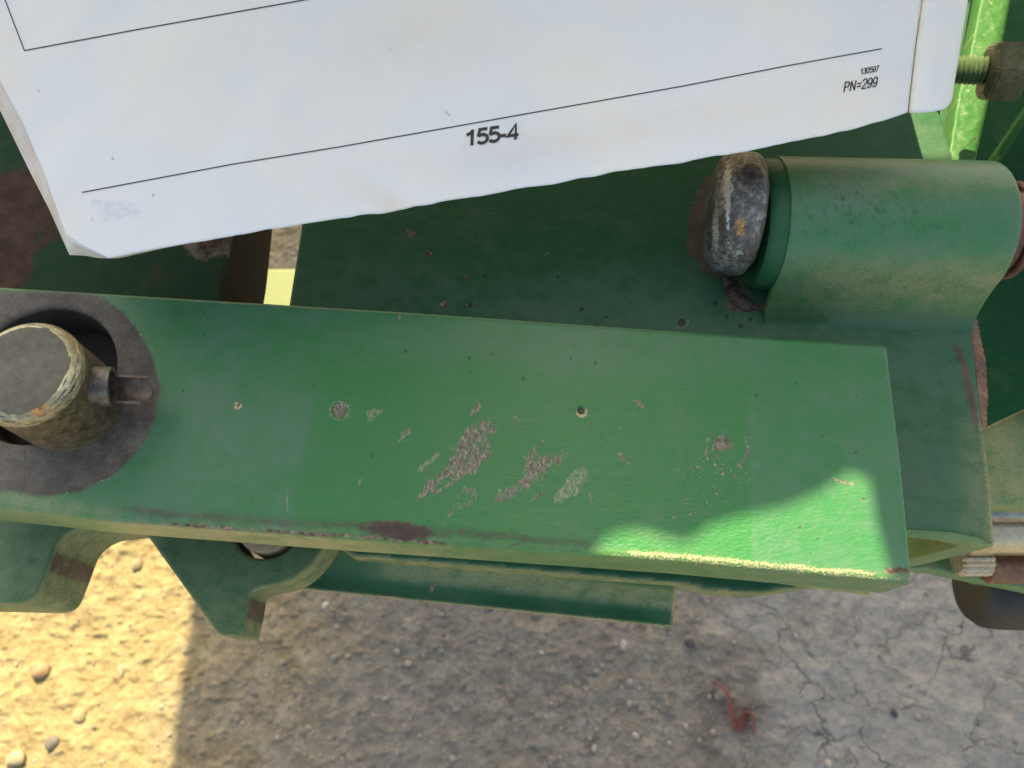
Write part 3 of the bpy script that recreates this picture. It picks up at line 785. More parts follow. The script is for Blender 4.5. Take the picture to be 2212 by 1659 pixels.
# ------------------------------------------------------------------ right hand bracket: plate, web, sleeve
Z2 = ZB - .0235
mount = thing('sleeve_bracket', 'green bracket plate under the arm with a thick welded sleeve and rusty right edge', 'bracket', P(1500, 800, Z2 - .012))
o2 = PX([(655, 430), (650, 490), (624, 655), (610, 760), (1500, 1000), (1900, 1137), (2060, 1145), (2120, 1157), (2152, 1172), (2146, 1110), (2140, 1040), (2121, 890), (2100, 700), (2082, 550), (2060, 345), (2036, 250), (1985, 20), (1200, 120)], Z2)
def plate2_attr(u, v, d):
    z = np.zeros_like(u)
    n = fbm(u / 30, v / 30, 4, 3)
    fade_or_sheen = .1 + .95 * sstep(500, 650, v + (n - .5) * 60) + .2 * sstep(1700, 2000, u)  # paler towards the arm: sky reflection painted into the chalk tone
    rust = dot(u, v, 890, 505, 14, 6, 3) * .55
    for cu, cv_, r in ((925, 547, 8), (1006, 601, 6), (1135, 380, 4), (1283, 676, 3), (958, 657, 9), (1010, 659, 6)):
        rust = np.maximum(rust, dot(u, v, cu, cv_, r, 3, int(cu)) * .65)
    # rust halo under the pin head and its drip
    h = np.hypot((u - 1552) / 72, (v - 492) / 118) + (n - .5) * .35
    halo = sstep(1.08, .82, h)
    drip = np.exp(-(((u - 1590) / 26) ** 2 + ((v - 635) / 38) ** 2)) + np.exp(-(((u - 1640) / 60) ** 2 + ((v - 664) / 9) ** 2)) * .8
    brown = np.maximum(halo * .75, np.clip(drip, 0, 1) * .95)
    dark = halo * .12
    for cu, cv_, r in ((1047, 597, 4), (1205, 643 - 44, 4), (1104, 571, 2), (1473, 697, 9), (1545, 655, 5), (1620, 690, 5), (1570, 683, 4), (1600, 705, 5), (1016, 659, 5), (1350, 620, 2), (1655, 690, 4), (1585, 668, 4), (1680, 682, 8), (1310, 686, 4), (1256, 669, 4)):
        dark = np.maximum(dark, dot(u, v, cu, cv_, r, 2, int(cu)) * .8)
    scuff = np.maximum(np.exp(-((np.hypot(u - 1473, (v - 698) * 1.2) - 13) / 3) ** 2) * .8, dot(u, v, 1594, 661, 5, 2, 4))
    s2 = sstep(.62, .7, fbm((u + v) / 9, (u - v) / 30, 3, 14)) * np.exp(-(((u - 1180) / 26) ** 2 + ((v - 552) / 14) ** 2))
    scuff = np.maximum(scuff, s2)
    rline = np.interp(v, [720, 790, 860, 960], [2055, 2082, 2098, 2115])
    red = np.exp(-((u - rline) / 9) ** 2) * sstep(735, 755, v) * sstep(960, 900, v)
    brown = np.maximum(brown, red * .9)
    redge = sstep(16, 3, np.interp(v, [345, 550, 700, 890, 1040, 1172], [2060, 2082, 2100, 2121, 2140, 2152]) - u)
    dust_or_glow = redge * .5 * sstep(880, 940, v) + .25 * sstep(2040, 2130, u) * sstep(800, 1000, v)
    rust = np.maximum(rust, redge * sstep(880, 700, v) * sstep(560, 640, v) * .6)
    rust = np.maximum(rust, np.exp(-((v - np.interp(u, [1970, 2150], [1143, 1171])) / 4) ** 2) * .6 * sstep(.4, .6, fbm(u / 20, v / 9, 3, 7)) * (u > 1960))
    lin = np.exp(-((v - 790) / 6) ** 2)
    return dict(fade_or_sheen=fade_or_sheen, rust=rust, brown=brown, dark=np.clip(dark, 0, 1), scuff=np.clip(scuff, 0, 1), dust_or_glow=dust_or_glow)
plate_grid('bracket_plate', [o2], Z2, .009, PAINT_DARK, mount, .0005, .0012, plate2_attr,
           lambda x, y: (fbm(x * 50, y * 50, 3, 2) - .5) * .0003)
# rough burnt edge along the plate's right side
bm = bmesh.new(); rows = []
ev_ = np.linspace(655, 925, 60)
for k, v in enumerate(ev_):
    ub = np.interp(v, [550, 700, 890, 1040], [2082, 2100, 2121, 2140])
    j = (vnoise(np.array([k * .9]), np.array([0.]), 3)[0] - .5) * 5
    w = 4 + 15 * math.sin(math.pi * (k + 2) / 64) + j
    rows.append([bm.verts.new(P(ub - 3, v, Z2 - .0002)), bm.verts.new(P(ub + w, v, Z2 - .0012)), bm.verts.new(P(ub + w, v, Z2 - .008)), bm.verts.new(P(ub - 3, v, Z2 - .0085))])
for a, b in zip(rows, rows[1:]):
    for k in range(4): bm.faces.new((a[k], b[k], b[(k + 1) % 4], a[(k + 1) % 4]))
bm.faces.new(rows[0]); bm.faces.new(rows[-1][::-1])
bmesh.ops.recalc_face_normals(bm, faces=bm.faces)
from_bm('burnt_edge', bm, RUSTY, mount, label='ragged brown rusted strip along the bracket edge')
# angled web below the plate's front end: cut end of the formed channel
zf = Z2
pf = lambda u, v, z: P(u, v, z)
xr, yr, _ = P(2150, 1172, zf)
xl, yl, _ = P(1850, 1139, zf)
xm, ym, _ = P(2060, 1146, zf)
sec = []
zt = Z2 - .0045
y_at = lambda x: np.interp(x, [xl, xm, xr], [yl, ym, yr])
def onplane(u, v):
    x_ = (u - 1106) / FPX; y_ = -(v - 829.5) / FPX
    Y_ = y_ * CT + ST; Z_ = y_ * ST - CT
    m_ = (yr - yl) / (xr - xl)                       # plane y = yl + m (x - xl) - .0006
    t_ = (yl - m_ * xl - .0006) / (Y_ - m_ * x_)
    return (x_ * t_, Y_ * t_, CAMZ + Z_ * t_)
top_ = [(1860, 1137), (1965, 1146), (2060, 1155), (2112, 1165), (2141, 1174)]
pts = [(lambda c_: (c_[0], c_[1], min(c_[2], Z2 - .002)))(onplane(*q)) for q in top_ + [(2148, 1181), (2112, 1190), (2060, 1204), (1972, 1225), (1860, 1252), (1860, 1236), (1972, 1206), (2030, 1192), (2060, 1184), (2066, 1180), (2056, 1175), (2020, 1168), (1972, 1163), (1860, 1154)]]
prism('bracket_web', pts, (0.002, .05, 0), PAINT_DUSTY, mount, .0005)

# sleeve: round tube formed over the plate, with a fillet in front
AX0 = Vector((P(1680, 500, .695)[0] - .002, .1610, .6930)); AX1 = Vector((.1672, .1590, .6930))
axs = (AX1 - AX0).normalized(); L = (AX1 - AX0).length
side = Vector((axs.y, -axs.x, 0)).normalized()          # towards the photographer
if side.y > 0: side = -side
R = .0238
prof2 = []
for a in np.linspace(215, 14, 66): prof2.append((math.cos(math.radians(a)) * R, math.sin(math.radians(a)) * R))   # from the back over the top
lx, lz = prof2[-1]
zbase = Z2 - .6930 - .0003
tx = .0330
for t in np.linspace(0, 1, 22)[1:]:
    q = np.array([lx, lz]) * (1 - t) ** 2 + 2 * t * (1 - t) * np.array([.0268, zbase + .0004]) + t * t * np.array([tx, zbase])
    prof2.append(tuple(q))
NL = 90
V, A_r, A_s, A_d, A_f = [], [], [], [], []
for j in range(NL + 1):
    s = j / NL
    for (pxs, pzs) in prof2:
        skew = .0035 * (pxs / R) * 0
        endr = 0
        kk = 1.0
        if s > .985: kk = 1 - .02 * ((s - .985) / .015) ** 2
        c = AX0 + axs * (L * s) + side * (pxs * kk) + Vector((0, 0, pzs * kk))
        V.append(c[:])
V = np.array(V); m = len(prof2)
F = []
for j in range(NL):
    for k in range(m - 1): F.append([j * m + k, j * m + k + 1, (j + 1) * m + k + 1, (j + 1) * m + k])
su, sv = Q(V[:, 0], V[:, 1], V[:, 2])
nn = fbm(su / 22, sv / 22, 4, 81); nf = fbm(su / 7, sv / 7, 3, 82)
fr = np.exp(-(((sv - 612) / 42) ** 2)) * sstep(1700, 1800, su)
att = dict(fade_or_sheen=.75 + .4 * sstep(500, 380, sv), dust_or_glow=.05 + .30 * fr + .18 * sstep(520, 620, sv) * sstep(700, 640, sv) + .2 * np.exp(-((sv - 390) / 25) ** 2),  # pale band along the top paints in a highlight
           dark=sstep(.60, .72, fbm(su / 3.5, sv / 3.5, 3, 84)) * np.exp(-(((su - 1840) / 190) ** 2 + ((sv - 460) / 70) ** 2)) * .45,
           scuff=sstep(.5, .68, fbm((su - sv) / 20, (su + sv) / 5, 3, 83)) * fr * .8,
           rust=np.exp(-((su - np.interp(sv, [330, 420, 600, 660], [1700, 1694, 1648, 1610])) / 5) ** 2) * .5)
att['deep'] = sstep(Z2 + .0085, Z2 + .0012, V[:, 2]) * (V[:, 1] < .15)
att['dark'] = np.maximum(att['dark'], dot(su, sv, 1822, 432, 4, 2, 3))
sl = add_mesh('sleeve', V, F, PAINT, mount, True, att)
sl.data.materials[0] = PAINT
sm = sl.modifiers.new('solid', 'SOLIDIFY'); sm.thickness = .0030; sm.offset = 1 if False else -1
bv = sl.modifiers.new('bevel', 'BEVEL'); bv.width = .0008; bv.segments = 2; bv.limit_method = 'ANGLE'; bv.angle_limit = math.radians(50)
bm = bmesh.new(); bm.from_mesh(sl.data); bmesh.ops.recalc_face_normals(bm, faces=bm.faces)
bm.faces.ensure_lookup_table()
ftop = max(bm.faces, key=lambda f: f.calc_center_median().z)
if ftop.normal.z < 0: bmesh.ops.reverse_faces(bm, faces=bm.faces)
bm.to_mesh(sl.data); bm.free()
# green bushing flange seen at the sleeve's left end
revolve('bushing_flange', AX0 - axs * .0060, axs, [(0, .009), (0, R - .0024), (.0010, R - .0014), (.0030, R - .0008), (.0066, R - .0006), (.0066, .009)], PAINT_DARK, mount, 96)  # dark paint stands for shade on this end face
# weld bead running from the pin head along the sleeve's foot
wp = [(1568, 600), (1580, 622), (1592, 646), (1612, 660), (1640, 665), (1672, 668), (1705, 672)]
bm = bmesh.new(); rings = []
wpt = np.array(wp, float)
for k, t_ in enumerate(np.linspace(0, 1, 70)):
    c_ = along_(wpt, t_); nx_ = along_(wpt, min(1, t_ + .02)) - along_(wpt, max(0, t_ - .02)); nx_ = nx_ / np.hypot(*nx_)
    p0 = Vector(P(c_[0], c_[1], Z2)); sd_ = Vector((nx_[1], nx_[0], 0)).normalized()
    rr0 = (.0017 + .0016 * max(0, 1 - abs(t_ - .25) / .3)) * (1 + .05 * math.sin(k * 1.7) + .9 * (vnoise(np.array([k * .5]), np.array([0.]), 9)[0] - .5)) * min(1, 5 * (1 - t_) + .15)
    rings.append([bm.verts.new(p0 + sd_ * (rr0 * math.cos(q)) + Vector((0, 0, rr0 * .8 * math.sin(q) - .0002))) for q in np.linspace(-.3, math.pi + .3, 9)])
for a_, b_ in zip(rings, rings[1:]):
    for k in range(8): bm.faces.new((a_[k], b_[k], b_[k + 1], a_[k + 1]))
WELD = make_simple('burnt_weld_dirt', col(.075, .052, .042), .6, .8, 900)
wb = from_bm('weld_bead', bm, WELD, mount, deg=70)
# clevis pin through the sleeve
cp = thing('headed_pin', 'corroded pin with a thick rounded zinc head at the left end of the green sleeve', 'headed pin', tuple(AX0))
hc = Vector(P(1596, 463, .7000))
ha = Vector((1, -.13, .02)).normalized()
a, e1, e2 = frame_of(ha)
NU, NV = 110, 160
V = []
for i in range(NU + 1):
    th = math.pi * i / NU
    for j in range(NV):
        ph = 2 * math.pi * j / NV
        cx_, sx_ = math.cos(th), math.sin(th)
        sgn = lambda t, p: math.copysign(abs(t) ** p, t)
        w = .0108 if cx_ < 0 else .0070
        s = w * sgn(cx_, .62); r = .0212 * abs(sx_) ** .50
        V.append((s, ph, r))
V = np.array(V)
dn = (fbm(V[:, 1] * 3.2, V[:, 0] * 420, 5, 51) - .5) * .0011 + (fbm(np.cos(V[:, 1]) * V[:, 2] * 260, np.sin(V[:, 1]) * V[:, 2] * 260 + V[:, 0] * 300, 4, 55) - .5) * .0008
rr_ = V[:, 2] + dn * (V[:, 2] > .002)
W = np.array(hc) + V[:, :1] * np.array(a) + (rr_ * np.cos(V[:, 1]))[:, None] * np.array(e1) + (rr_ * np.sin(V[:, 1]))[:, None] * np.array(e2)
I = np.arange((NU + 1) * NV).reshape(NU + 1, NV); J = np.roll(I, -1, 1)
F = np.stack([I[:-1], I[1:], J[1:], J[:-1]], -1).reshape(-1, 4)
hu, hv = Q(W[:, 0], W[:, 1], W[:, 2])
hat = dict(rust=np.exp(-(((hu - 1600) / 26) ** 2 + ((hv - 492) / 36) ** 2)) * .58 + np.exp(-(((hu - 1612) / 16) ** 2 + ((hv - 400) / 50) ** 2)) * .44,
           white=np.exp(-(((hu - 1570) / 22) ** 2 + ((hv - 395) / 50) ** 2)) * .5 + np.exp(-(((hu - 1545) / 9) ** 2 + ((hv - 500) / 70) ** 2)) * .62 + np.exp(-(((hu - 1572) / 5) ** 2 + ((hv - 460) / 90) ** 2)) * .5 + .30 + np.exp(-(((hu - 1598) / 14) ** 2 + ((hv - 545) / 16) ** 2)) * .5,
           dark=sstep(.55, .72, fbm(hu / 6, hv / 14, 4, 53)) * .5)
hd = add_mesh('pin_head', W, F, STEEL_ZINC, cp, True, hat)
bm = bmesh.new(); bm.from_mesh(hd.data); bmesh.ops.remove_doubles(bm, verts=bm.verts, dist=1e-6); bmesh.ops.recalc_face_normals(bm, faces=bm.faces); bm.to_mesh(hd.data); bm.free()
revolve('pin_shank', hc, axs, [(.004, 0), (.004, .010), (.12, .010), (.12, 0)], RUSTY, cp, 48)
# stacked brown washers on the right end
for k, (o_, r_, w_) in enumerate(((.0012, .0180, .0030), (.0046, .0158, .0026), (.0076, .0172, .0030))):
    revolve('washer', AX1 + axs * o_, axs, [(0, .0102), (0, r_ - .0006), (.0006, r_), (w_ - .0006, r_), (w_, r_ - .0006), (w_, .0102), (0, .0102)], RUSTY, cp, 72)

# ------------------------------------------------------------------ rear lug behind the paper, left
Z3 = ZB - .030
lug = thing('rear_lug', 'dark green rear lug with large brown rust patches left of the narrow gap', 'lug plate', P(250, 560, Z3 - .045))
o3 = PX([(-300, -100), (560, -100), (530, 300), (505, 500), (468, 700), (440, 760), (-300, 700)], Z3)
def lug_attr(u, v, d):
    n = fbm(u / 34, v / 34, 5, 6)
    pat = pmask([(20, 380), (70, 350), (110, 420), (130, 520), (90, 520), (60, 600), (10, 640), (-60, 600), (-40, 450)], u, v, 8, 26, 4, 26.)
    sp = pmask([(390, 520), (420, 515), (500, 505), (515, 530), (512, 572), (500, 560), (480, 548), (440, 565), (405, 550)], u, v, 3, 6, 9, 10.)
    r2 = np.exp(-(((u - 340) / 22) ** 2 + ((v - 590) / 30) ** 2)) * .5 + np.exp(-(((u - 480) / 20) ** 2 + ((v - 600) / 40) ** 2)) * .45
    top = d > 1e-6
    return dict(brown=np.maximum(pat, r2 * .8) * top, primer=sp * top, dark=np.where(top, .5, .97), dust_or_glow=.02 + 0 * u, fade_or_sheen=.1 + .2 * n)  # darkening painted in for shade, strongest on the side walls
plate_grid('lug_plate', [roundpoly(o3, .003)], Z3, .045, PAINT_SHADED, lug, .0008, .0015, lug_attr)
# pale green panel far below, seen sunlit through the gap
lp = thing('pale_sheet', 'small bright pale green sheet seen sunlit through the narrow gap above the arm', 'sheet panel', P(600, 620, .35))
plate_grid('panel_sheet', [PX([(440, 581), (800, 578), (800, 960), (440, 960)], .35)], .35, .06,
           make_paint('pale_green_paint', col(.065, .105, .028), col(.11, .135, .05), .4, .1, .5), lp, .002, .001)
for uu in (560, 670):
    x, y, _ = P(uu, 900, .35)
    prism('panel_leg', [(x - .004, y - .004, .346), (x + .004, y - .004, .346), (x + .004, y + .004, .346), (x - .004, y + .004, .346)], (0, 0, -.346), PAINT_DARK, lp, .0005)

# ------------------------------------------------------------------ notched clevis brackets under the arm
ZC1 = ZB - .046
c1 = thing('clevis_bracket', 'left notched green bracket under the arm, with a brown rust band on its rounded side', 'clevis bracket', P(50, 1200, ZC1 - .03), 'notched brackets under the arm')
o4 = roundpoly(PX([(-300, 900), (420, 960), (420, 1118), (300, 1122), (172, 1134), (128, 1165), (104, 1230), (78, 1290), (50, 1304), (-300, 1296)], ZC1), {2: .003, 3: .008, 4: .010, 5: .010, 6: .01, 7: .004, 8: .004}, 8)
def c1_attr(u, v, d):
    bd = d < 1e-6
    return dict(brown=np.where(bd & (u > 70), .72 * sstep(1184, 1200, v) * sstep(1246, 1226, v), 0) , dust_or_glow=np.where(bd, .55, .20), fade_or_sheen=.3 + .4 * sstep(1250, 1150, v) * 0 + .3 * sstep(60, -60, u),
                dark=dot(u, v, 68, 1212, 7, 4, 3) * .5)
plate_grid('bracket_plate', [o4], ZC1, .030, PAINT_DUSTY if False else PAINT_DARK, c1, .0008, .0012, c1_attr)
ZC2 = ZB - .050
c2 = thing('clevis_bracket', 'pointed green bracket under the arm between sunlit dirt and shade, holding a pale pin end', 'clevis bracket', P(500, 1250, ZC2 - .02), 'notched brackets under the arm')
o5 = roundpoly(PX([(200, 960), (312, 1150), (472, 1372), (521, 1374), (533, 1330), (541, 1278), (566, 1268), (628, 1256), (668, 1226), (702, 1184), (740, 1090), (760, 960)], ZC2), {2: .0015, 3: .0015, 4: .004, 5: .002, 6: .002, 7: .006, 8: .006, 9: .006}, 8)
pcx, pcy, _ = P(577, 1128, ZC2)
hr2 = abs(P(577 + 78, 1128, ZC2)[0] - pcx)
hole2 = [(pcx + hr2 * math.cos(a), pcy + hr2 * math.sin(a)) for a in np.linspace(0, 2 * math.pi, 48, endpoint=False)]
def c2_attr(u, v, d):
    bd = d < 1e-6
    return dict(brown=np.where(bd & (u > 500), .72 * sstep(1282, 1296, v) * sstep(1346, 1330, v), 0), dust_or_glow=np.where(bd, .5, .20) + .25 * np.exp(-(((u - 330) / 40) ** 2 + ((v - 1165) / 40) ** 2)), fade_or_sheen=.25 + 0 * u)
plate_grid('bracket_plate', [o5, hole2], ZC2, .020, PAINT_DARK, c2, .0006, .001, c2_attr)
lpn = thing('lock_pin', 'pale tan pin end sitting in the hole of the pointed bracket', 'steel pin', (pcx, pcy, ZC2 - .03))
BRASS = make_steel('dusty_pin_steel', col(.24, .155, .09), col(.33, .225, .135), col(.42, .30, .19), .75, .0)
revolve('pin_body', (pcx, pcy, ZC2 - .03), (0, 0, 1), [(0, 0), (0, hr2 * .86), (.029, hr2 * .86), (.0302, hr2 * .80), (.0306, hr2 * .6), (.0306, 0)], BRASS, lpn, 72)

# ------------------------------------------------------------------ long rail below the arm
rail = thing('angle_rail', 'long dark green angle rail running below the front edge of the arm', 'rail', P(1100, 1280, .60))
zr0, zr1 = ZB - .072, ZB - .085
NLR, NW = 200, 26
V = []
for i in range(NLR + 1):
    s = i / NLR
    for j in range(NW + 1):
        t = j / NW
        ut, vt = 640 + (1462 - 640) * s, 1165 + (1262 - 1165) * s
        ub, vb = 640 + (1453 - 640) * s, 1270 + (1353 - 1270) * s
        u, v = ut + (ub - ut) * t, vt + (vb - vt) * t
        sag = math.sin(math.pi * t) * .004
        wob = (vnoise(np.array([s * 7.]), np.array([t * 2.]), 5)[0] - .5) * .0022
        z = zr0 + (zr1 - zr0) * t - sag + wob
        V.append(P(u, v, z))
m = NW + 1
F = [[i * m + j, (i + 1) * m + j, (i + 1) * m + j + 1, i * m + j + 1] for i in range(NLR) for j in range(NW)]
V = np.array(V); ru, rv = Q(V[:, 0], V[:, 1], V[:, 2])
tt = np.tile(np.linspace(0, 1, m), NLR + 1); ss = np.repeat(np.linspace(0, 1, NLR + 1), m)
rat = dict(fade_or_sheen=1.6 * sstep(.10, .22, tt + (fbm(ss * 14, tt * 2, 3, 5) - .5) * .16) * sstep(.72, .5, tt + (fbm(ss * 12, tt * 2, 3, 6) - .5) * .25) * sstep(.12, .3, ss) * 1.1,  # pale band along the flange paints in a gloss reflection
           dust_or_glow=np.maximum(sstep(.955, .985, tt) * .9, sstep(.992, .997, ss) * .8) + .40 * sstep(.10, .22, tt) * sstep(.72, .5, tt) * sstep(.15, .3, ss),
           rust=dot(ru, rv, 935, 1273, 12, 5, 3) * .5 + np.exp(-(((ru - 905) / 60) ** 2 + ((rv - 1205) / 7) ** 2)) * .5)
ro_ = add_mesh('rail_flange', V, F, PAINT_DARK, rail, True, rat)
bm = bmesh.new(); bm.from_mesh(ro_.data); bm.faces.ensure_lookup_table()
if bm.faces[0].normal.z < 0: bmesh.ops.reverse_faces(bm, faces=bm.faces)
bm.to_mesh(ro_.data); bm.free()
md = ro_.modifiers.new('solid', 'SOLIDIFY'); md.thickness = .004; md.offset = -1
# upper shelf of the rail, going on to the right
plate_grid('rail_shelf', [roundpoly(PX([(560, 1060), (760, 1200), (1200, 1238), (1478, 1262), (1530, 1275), (1640, 1282), (1780, 1262), (1800, 1150), (1300, 1050)], ZB - .066), {4: .002, 5: .002}, 6)],
           ZB - .066, .012, PAINT_DARK, rail, .0012, .001,
           lambda u, v, d: dict(dust_or_glow=np.where(d < 1e-6, .6, .0), fade_or_sheen=.1 + 0 * u, rust=0 * u))
tail = thing('round_bar', 'green round bar peeking out below the right end of the arm', 'round bar', P(1750, 1250, ZB - .05))
b0, b1 = Vector(P(1440, 1196, ZB - .042)), Vector(P(1880, 1252, ZB - .036))
revolve('bar_body', b0, b1 - b0, [(0, 0), (0, .0045), (.0008, .0052)] + [((b1 - b0).length * k / 12, .0052) for k in range(1, 12)] + [((b1 - b0).length - .001, .0052), ((b1 - b0).length, .004), ((b1 - b0).length, 0)],
        PAINT_DUSTY, tail, 40, attr=lambda s, p, v: {'dust_or_glow': .4 + 0 * s})

# ------------------------------------------------------------------ right edge: side frame, rods, hose
fr_ = thing('side_frame', 'dark green side frame with an olive lower face toned as if sunlit at the right edge', 'frame plate', P(2190, 800, .60))
def bar3(name, u0, v0, u1, v1, z0, z1, mat, parent, r, seg=48, prof=None, disp=None, label=None):
    a_, b_ = Vector(P(u0, v0, z0)), Vector(P(u1, v1, z1)); L_ = (b_ - a_).length
    pr = prof(L_) if prof else [(0, 0), (0, r * .9), (r * .1, r)] + [(L_ * k / 20, r) for k in range(1, 20)] + [(L_ - r * .1, r), (L_, r * .9), (L_, 0)]
    return revolve(name, a_, b_ - a_, pr, mat, parent, seg, disp=disp, label=label)
# deep dark back panel with a crease
plate_grid('frame_panel', [PX([(2040, 330), (2700, 200), (2700, 1000), (2040, 1010)], .50)], .50, .006, PAINT_SHADED, fr_, .003, .001, lambda u, v, d: dict(fade_or_sheen=0 * u))  # dull dark paint stands for shade in this cavity
plate_grid('added_sky_blocker', [PX([(2240, -260), (3100, -260), (3100, 860), (2236, 860)], .675)], .675, .006, PAINT_DARK, fr_, .004, .001, lambda u, v, d: dict(fade_or_sheen=0 * u))  # added outside the view to block sky over the cavity
prism('frame_gusset', [P(2060, 560, .53), P(2400, 220, .55), P(2430, 260, .55), P(2110, 600, .53)], (0, 0, -.01), PAINT_DARK, fr_, .001)
def ol_attr(u, v, d):
    return dict(dust_or_glow=.12 + .2 * fbm(u / 30, v / 9, 3, 3), fade_or_sheen=.5 + 0 * u, rust=np.exp(-((v - np.interp(u, [2124, 2212], [928, 888])) / 6) ** 2) * .5,  # yellowish tone paints in sunlight on this face
                scuff=(np.exp(-((v - 1042) / 2.5) ** 2) + np.exp(-((v - 1010) / 2.5) ** 2)) * (u < 2185) * .6)
plate_grid('olive_face', [PX([(2040, 965), (2126, 924), (2300, 842), (2300, 1094), (2143, 1091), (2040, 1090)], Z2 - .022)], Z2 - .022, .012, PAINT_DUSTY, fr_, .0008, .001, ol_attr,
           zfun=None)
rod = thing('piston_rod', 'polished steel rod end with bands at the lower right edge', 'steel rod', P(2190, 1140, .62))
bar3('rod_shaft', 2080, 1150, 2420, 1150, .628, .628, CHROME, rod, .0088, 64,
     prof=lambda L_: [(0, 0), (0, .0085), (.001, .0092), (.008, .0092), (.009, .0088), (L_, .0088), (L_, 0)])
bar3('rod_guide', 2080, 1103, 2420, 1103, .640, .640, make_steel('grey_rod_steel', col(.10, .10, .095), col(.2, .19, .175), col(.36, .34, .30), .35, .7, .15), rod, .0045, 40)
rust_nut = thing('knurled_nut', 'ridged bright nut and brown rusty block on the green link at the lower right edge', 'nut', P(2140, 1215, .61))
a_, b_ = Vector(P(2066, 1212, .622)), Vector(P(2136, 1212, .622)); L_ = (b_ - a_).length
revolve('ridged_nut', a_, b_ - a_, [(0, 0), (0, .0042), (.0008, .0050)] + [(L_ * k / 16, .0051) for k in range(1, 16)] + [(L_ - .0008, .0050), (L_, .0042), (L_, 0)],
        CHROME, rust_nut, 96, disp=lambda s, p, r: np.abs(np.sin(p * 7)) * .0008)
bar3('rusty_collar', 2130, 1228, 2420, 1236, .616, .616, RUSTY, rust_nut, .0058, 48)
link = thing('lower_link', 'light green tapering link under the right end of the arm', 'link', P(2100, 1240, .59))
plate_grid('link_plate', [roundpoly(PX([(1930, 1225), (1977, 1222), (2040, 1200), (2300, 1180), (2300, 1292), (2212, 1271), (2089, 1247), (2020, 1232)], .610), .001)], .610, .008, PAINT, link, .0008, .001,
           lambda u, v, d: dict(fade_or_sheen=.5 + 0 * u, dust_or_glow=.3 + 0 * u))
hose = thing('rubber_bumper', 'black rubber bumper hanging under the green link at the lower right edge', 'rubber bumper', P(2170, 1290, .57))
bar3('bumper_body', 2086, 1262, 2420, 1275, .575, .575, RUBBER, hose, .0185, 64,
     prof=lambda L_: [(0, 0), (0, .011), (.002, .0155), (.006, .0182), (.012, .0188), (L_, .0188), (L_, 0)])
prism('bumper_bracket', [P(2120, 1240, .600), P(2400, 1240, .600), P(2400, 1262, .600), P(2120, 1256, .600)], (0, 0, -.01), PAINT, hose, .0005)

# upper right: sunlit flange, dark panels, bolt
fl = thing('upper_flange', 'narrow sunlit bright green flange slanting down behind the manual, beside the bolt', 'flange', P(2110, 180, .64))
def fl_attr(u, v, d):
    return dict(fade_or_sheen=.1 + .2 * fbm(u / 20, v / 20, 3, 3), dust_or_glow=.0 * u, dark=np.exp(-((v - 318 + (u - 2085) * .9) / 2.5) ** 2) * (u > 2068) * (u < 2110) * .7,
                scuff=sstep(.70, .76, fbm(u / 6, v / 5, 2, 9)) * .9)
plate_grid('flange_plate', [PX([(2145, -160), (2216, -160), (2183, 0), (2167, 86), (2135, 222), (2107, 350), (2100, 420), (2030, 420), (2049, 333), (2072, 199), (2096, 111), (2119, 0)], .655)], .655, .010, PAINT_FRESH, fl, .0006, .0004, fl_attr,
           lambda x, y: (fbm(x * 260, y * 260, 3, 2) - .5) * .0006)
plate_grid('flange_back', [PX([(2100, -160), (2700, -160), (2700, 400), (2090, 400)], .560)], .560, .008, PAINT_SHADED, fl, .002, .001, lambda u, v, d: dict(fade_or_sheen=0 * u))  # shade behind the bolt put into the dark paint
prism('flange_rib', [P(2150, 330, .575), P(2450, -120, .59), P(2462, -112, .59), P(2166, 340, .575)], (0, 0, -.012), PAINT_FRESH, fl, .001)
plate_grid('flange_shadow_plate', [PX([(2020, -160), (2135, -160), (2088, 120), (2058, 345), (2020, 345)], .628)], .628, .006, PAINT_DARK, fl, .0015, .001, lambda u, v, d: dict(fade_or_sheen=0 * u))
bolt = thing('hex_bolt', 'large hex bolt with green painted threads at the upper right beside the manual', 'hex bolt', P(2110, 155, .69))
zb_ = .688
ba, bb = Vector(P(2030, 148, zb_ - .002)), Vector(P(2126, 153, zb_))
bax = (bb - ba).normalized(); bl = (bb - ba).length
rT = .0056
prof_t = [(0, 0), (0, rT * .8)] + [(.0006 + (bl - .0006) * k / 150, rT) for k in range(151)] + [(bl, 0)]
revolve('threaded_shank', ba, bax, prof_t, PAINT_DARK, bolt, 72, attr=lambda s, p, v: {'dust_or_glow': .25 + 0 * s, 'fade_or_sheen': .5 + 0 * s},
        disp=lambda s, p, r: -np.abs(((s / .00175 + p / (2 * math.pi)) % 1) - .5) * .0024, deg=80)
a, e1, e2 = frame_of(bax)
bm = bmesh.new()
hexr = .0124
rings = []
for s_, k_ in ((0, .80), (.0022, 1.0), (.0120, 1.0), (.0138, .84)):
    rings.append([bm.verts.new(bb + a * s_ + (e1 * math.cos(q) + e2 * math.sin(q)) * hexr * k_) for q in [math.radians(60 * i + 12) for i in range(6)]])
for r0_, r1_ in zip(rings, rings[1:]):
    for i in range(6): bm.faces.new((r0_[i], r0_[(i + 1) % 6], r1_[(i + 1) % 6], r1_[i]))
bm.faces.new(rings[0]); bm.faces.new(rings[-1])
bmesh.ops.recalc_face_normals(bm, faces=bm.faces)
bmesh.ops.bevel(bm, geom=[e for e in bm.edges if e.calc_face_angle(0) > .3], offset=.0006, segments=2, affect='EDGES')
from_bm('hex_head', bm, make_steel('olive_stained_steel', col(.035, .036, .018), col(.075, .075, .036), col(.15, .14, .075), .5, .25), bolt, deg=30)

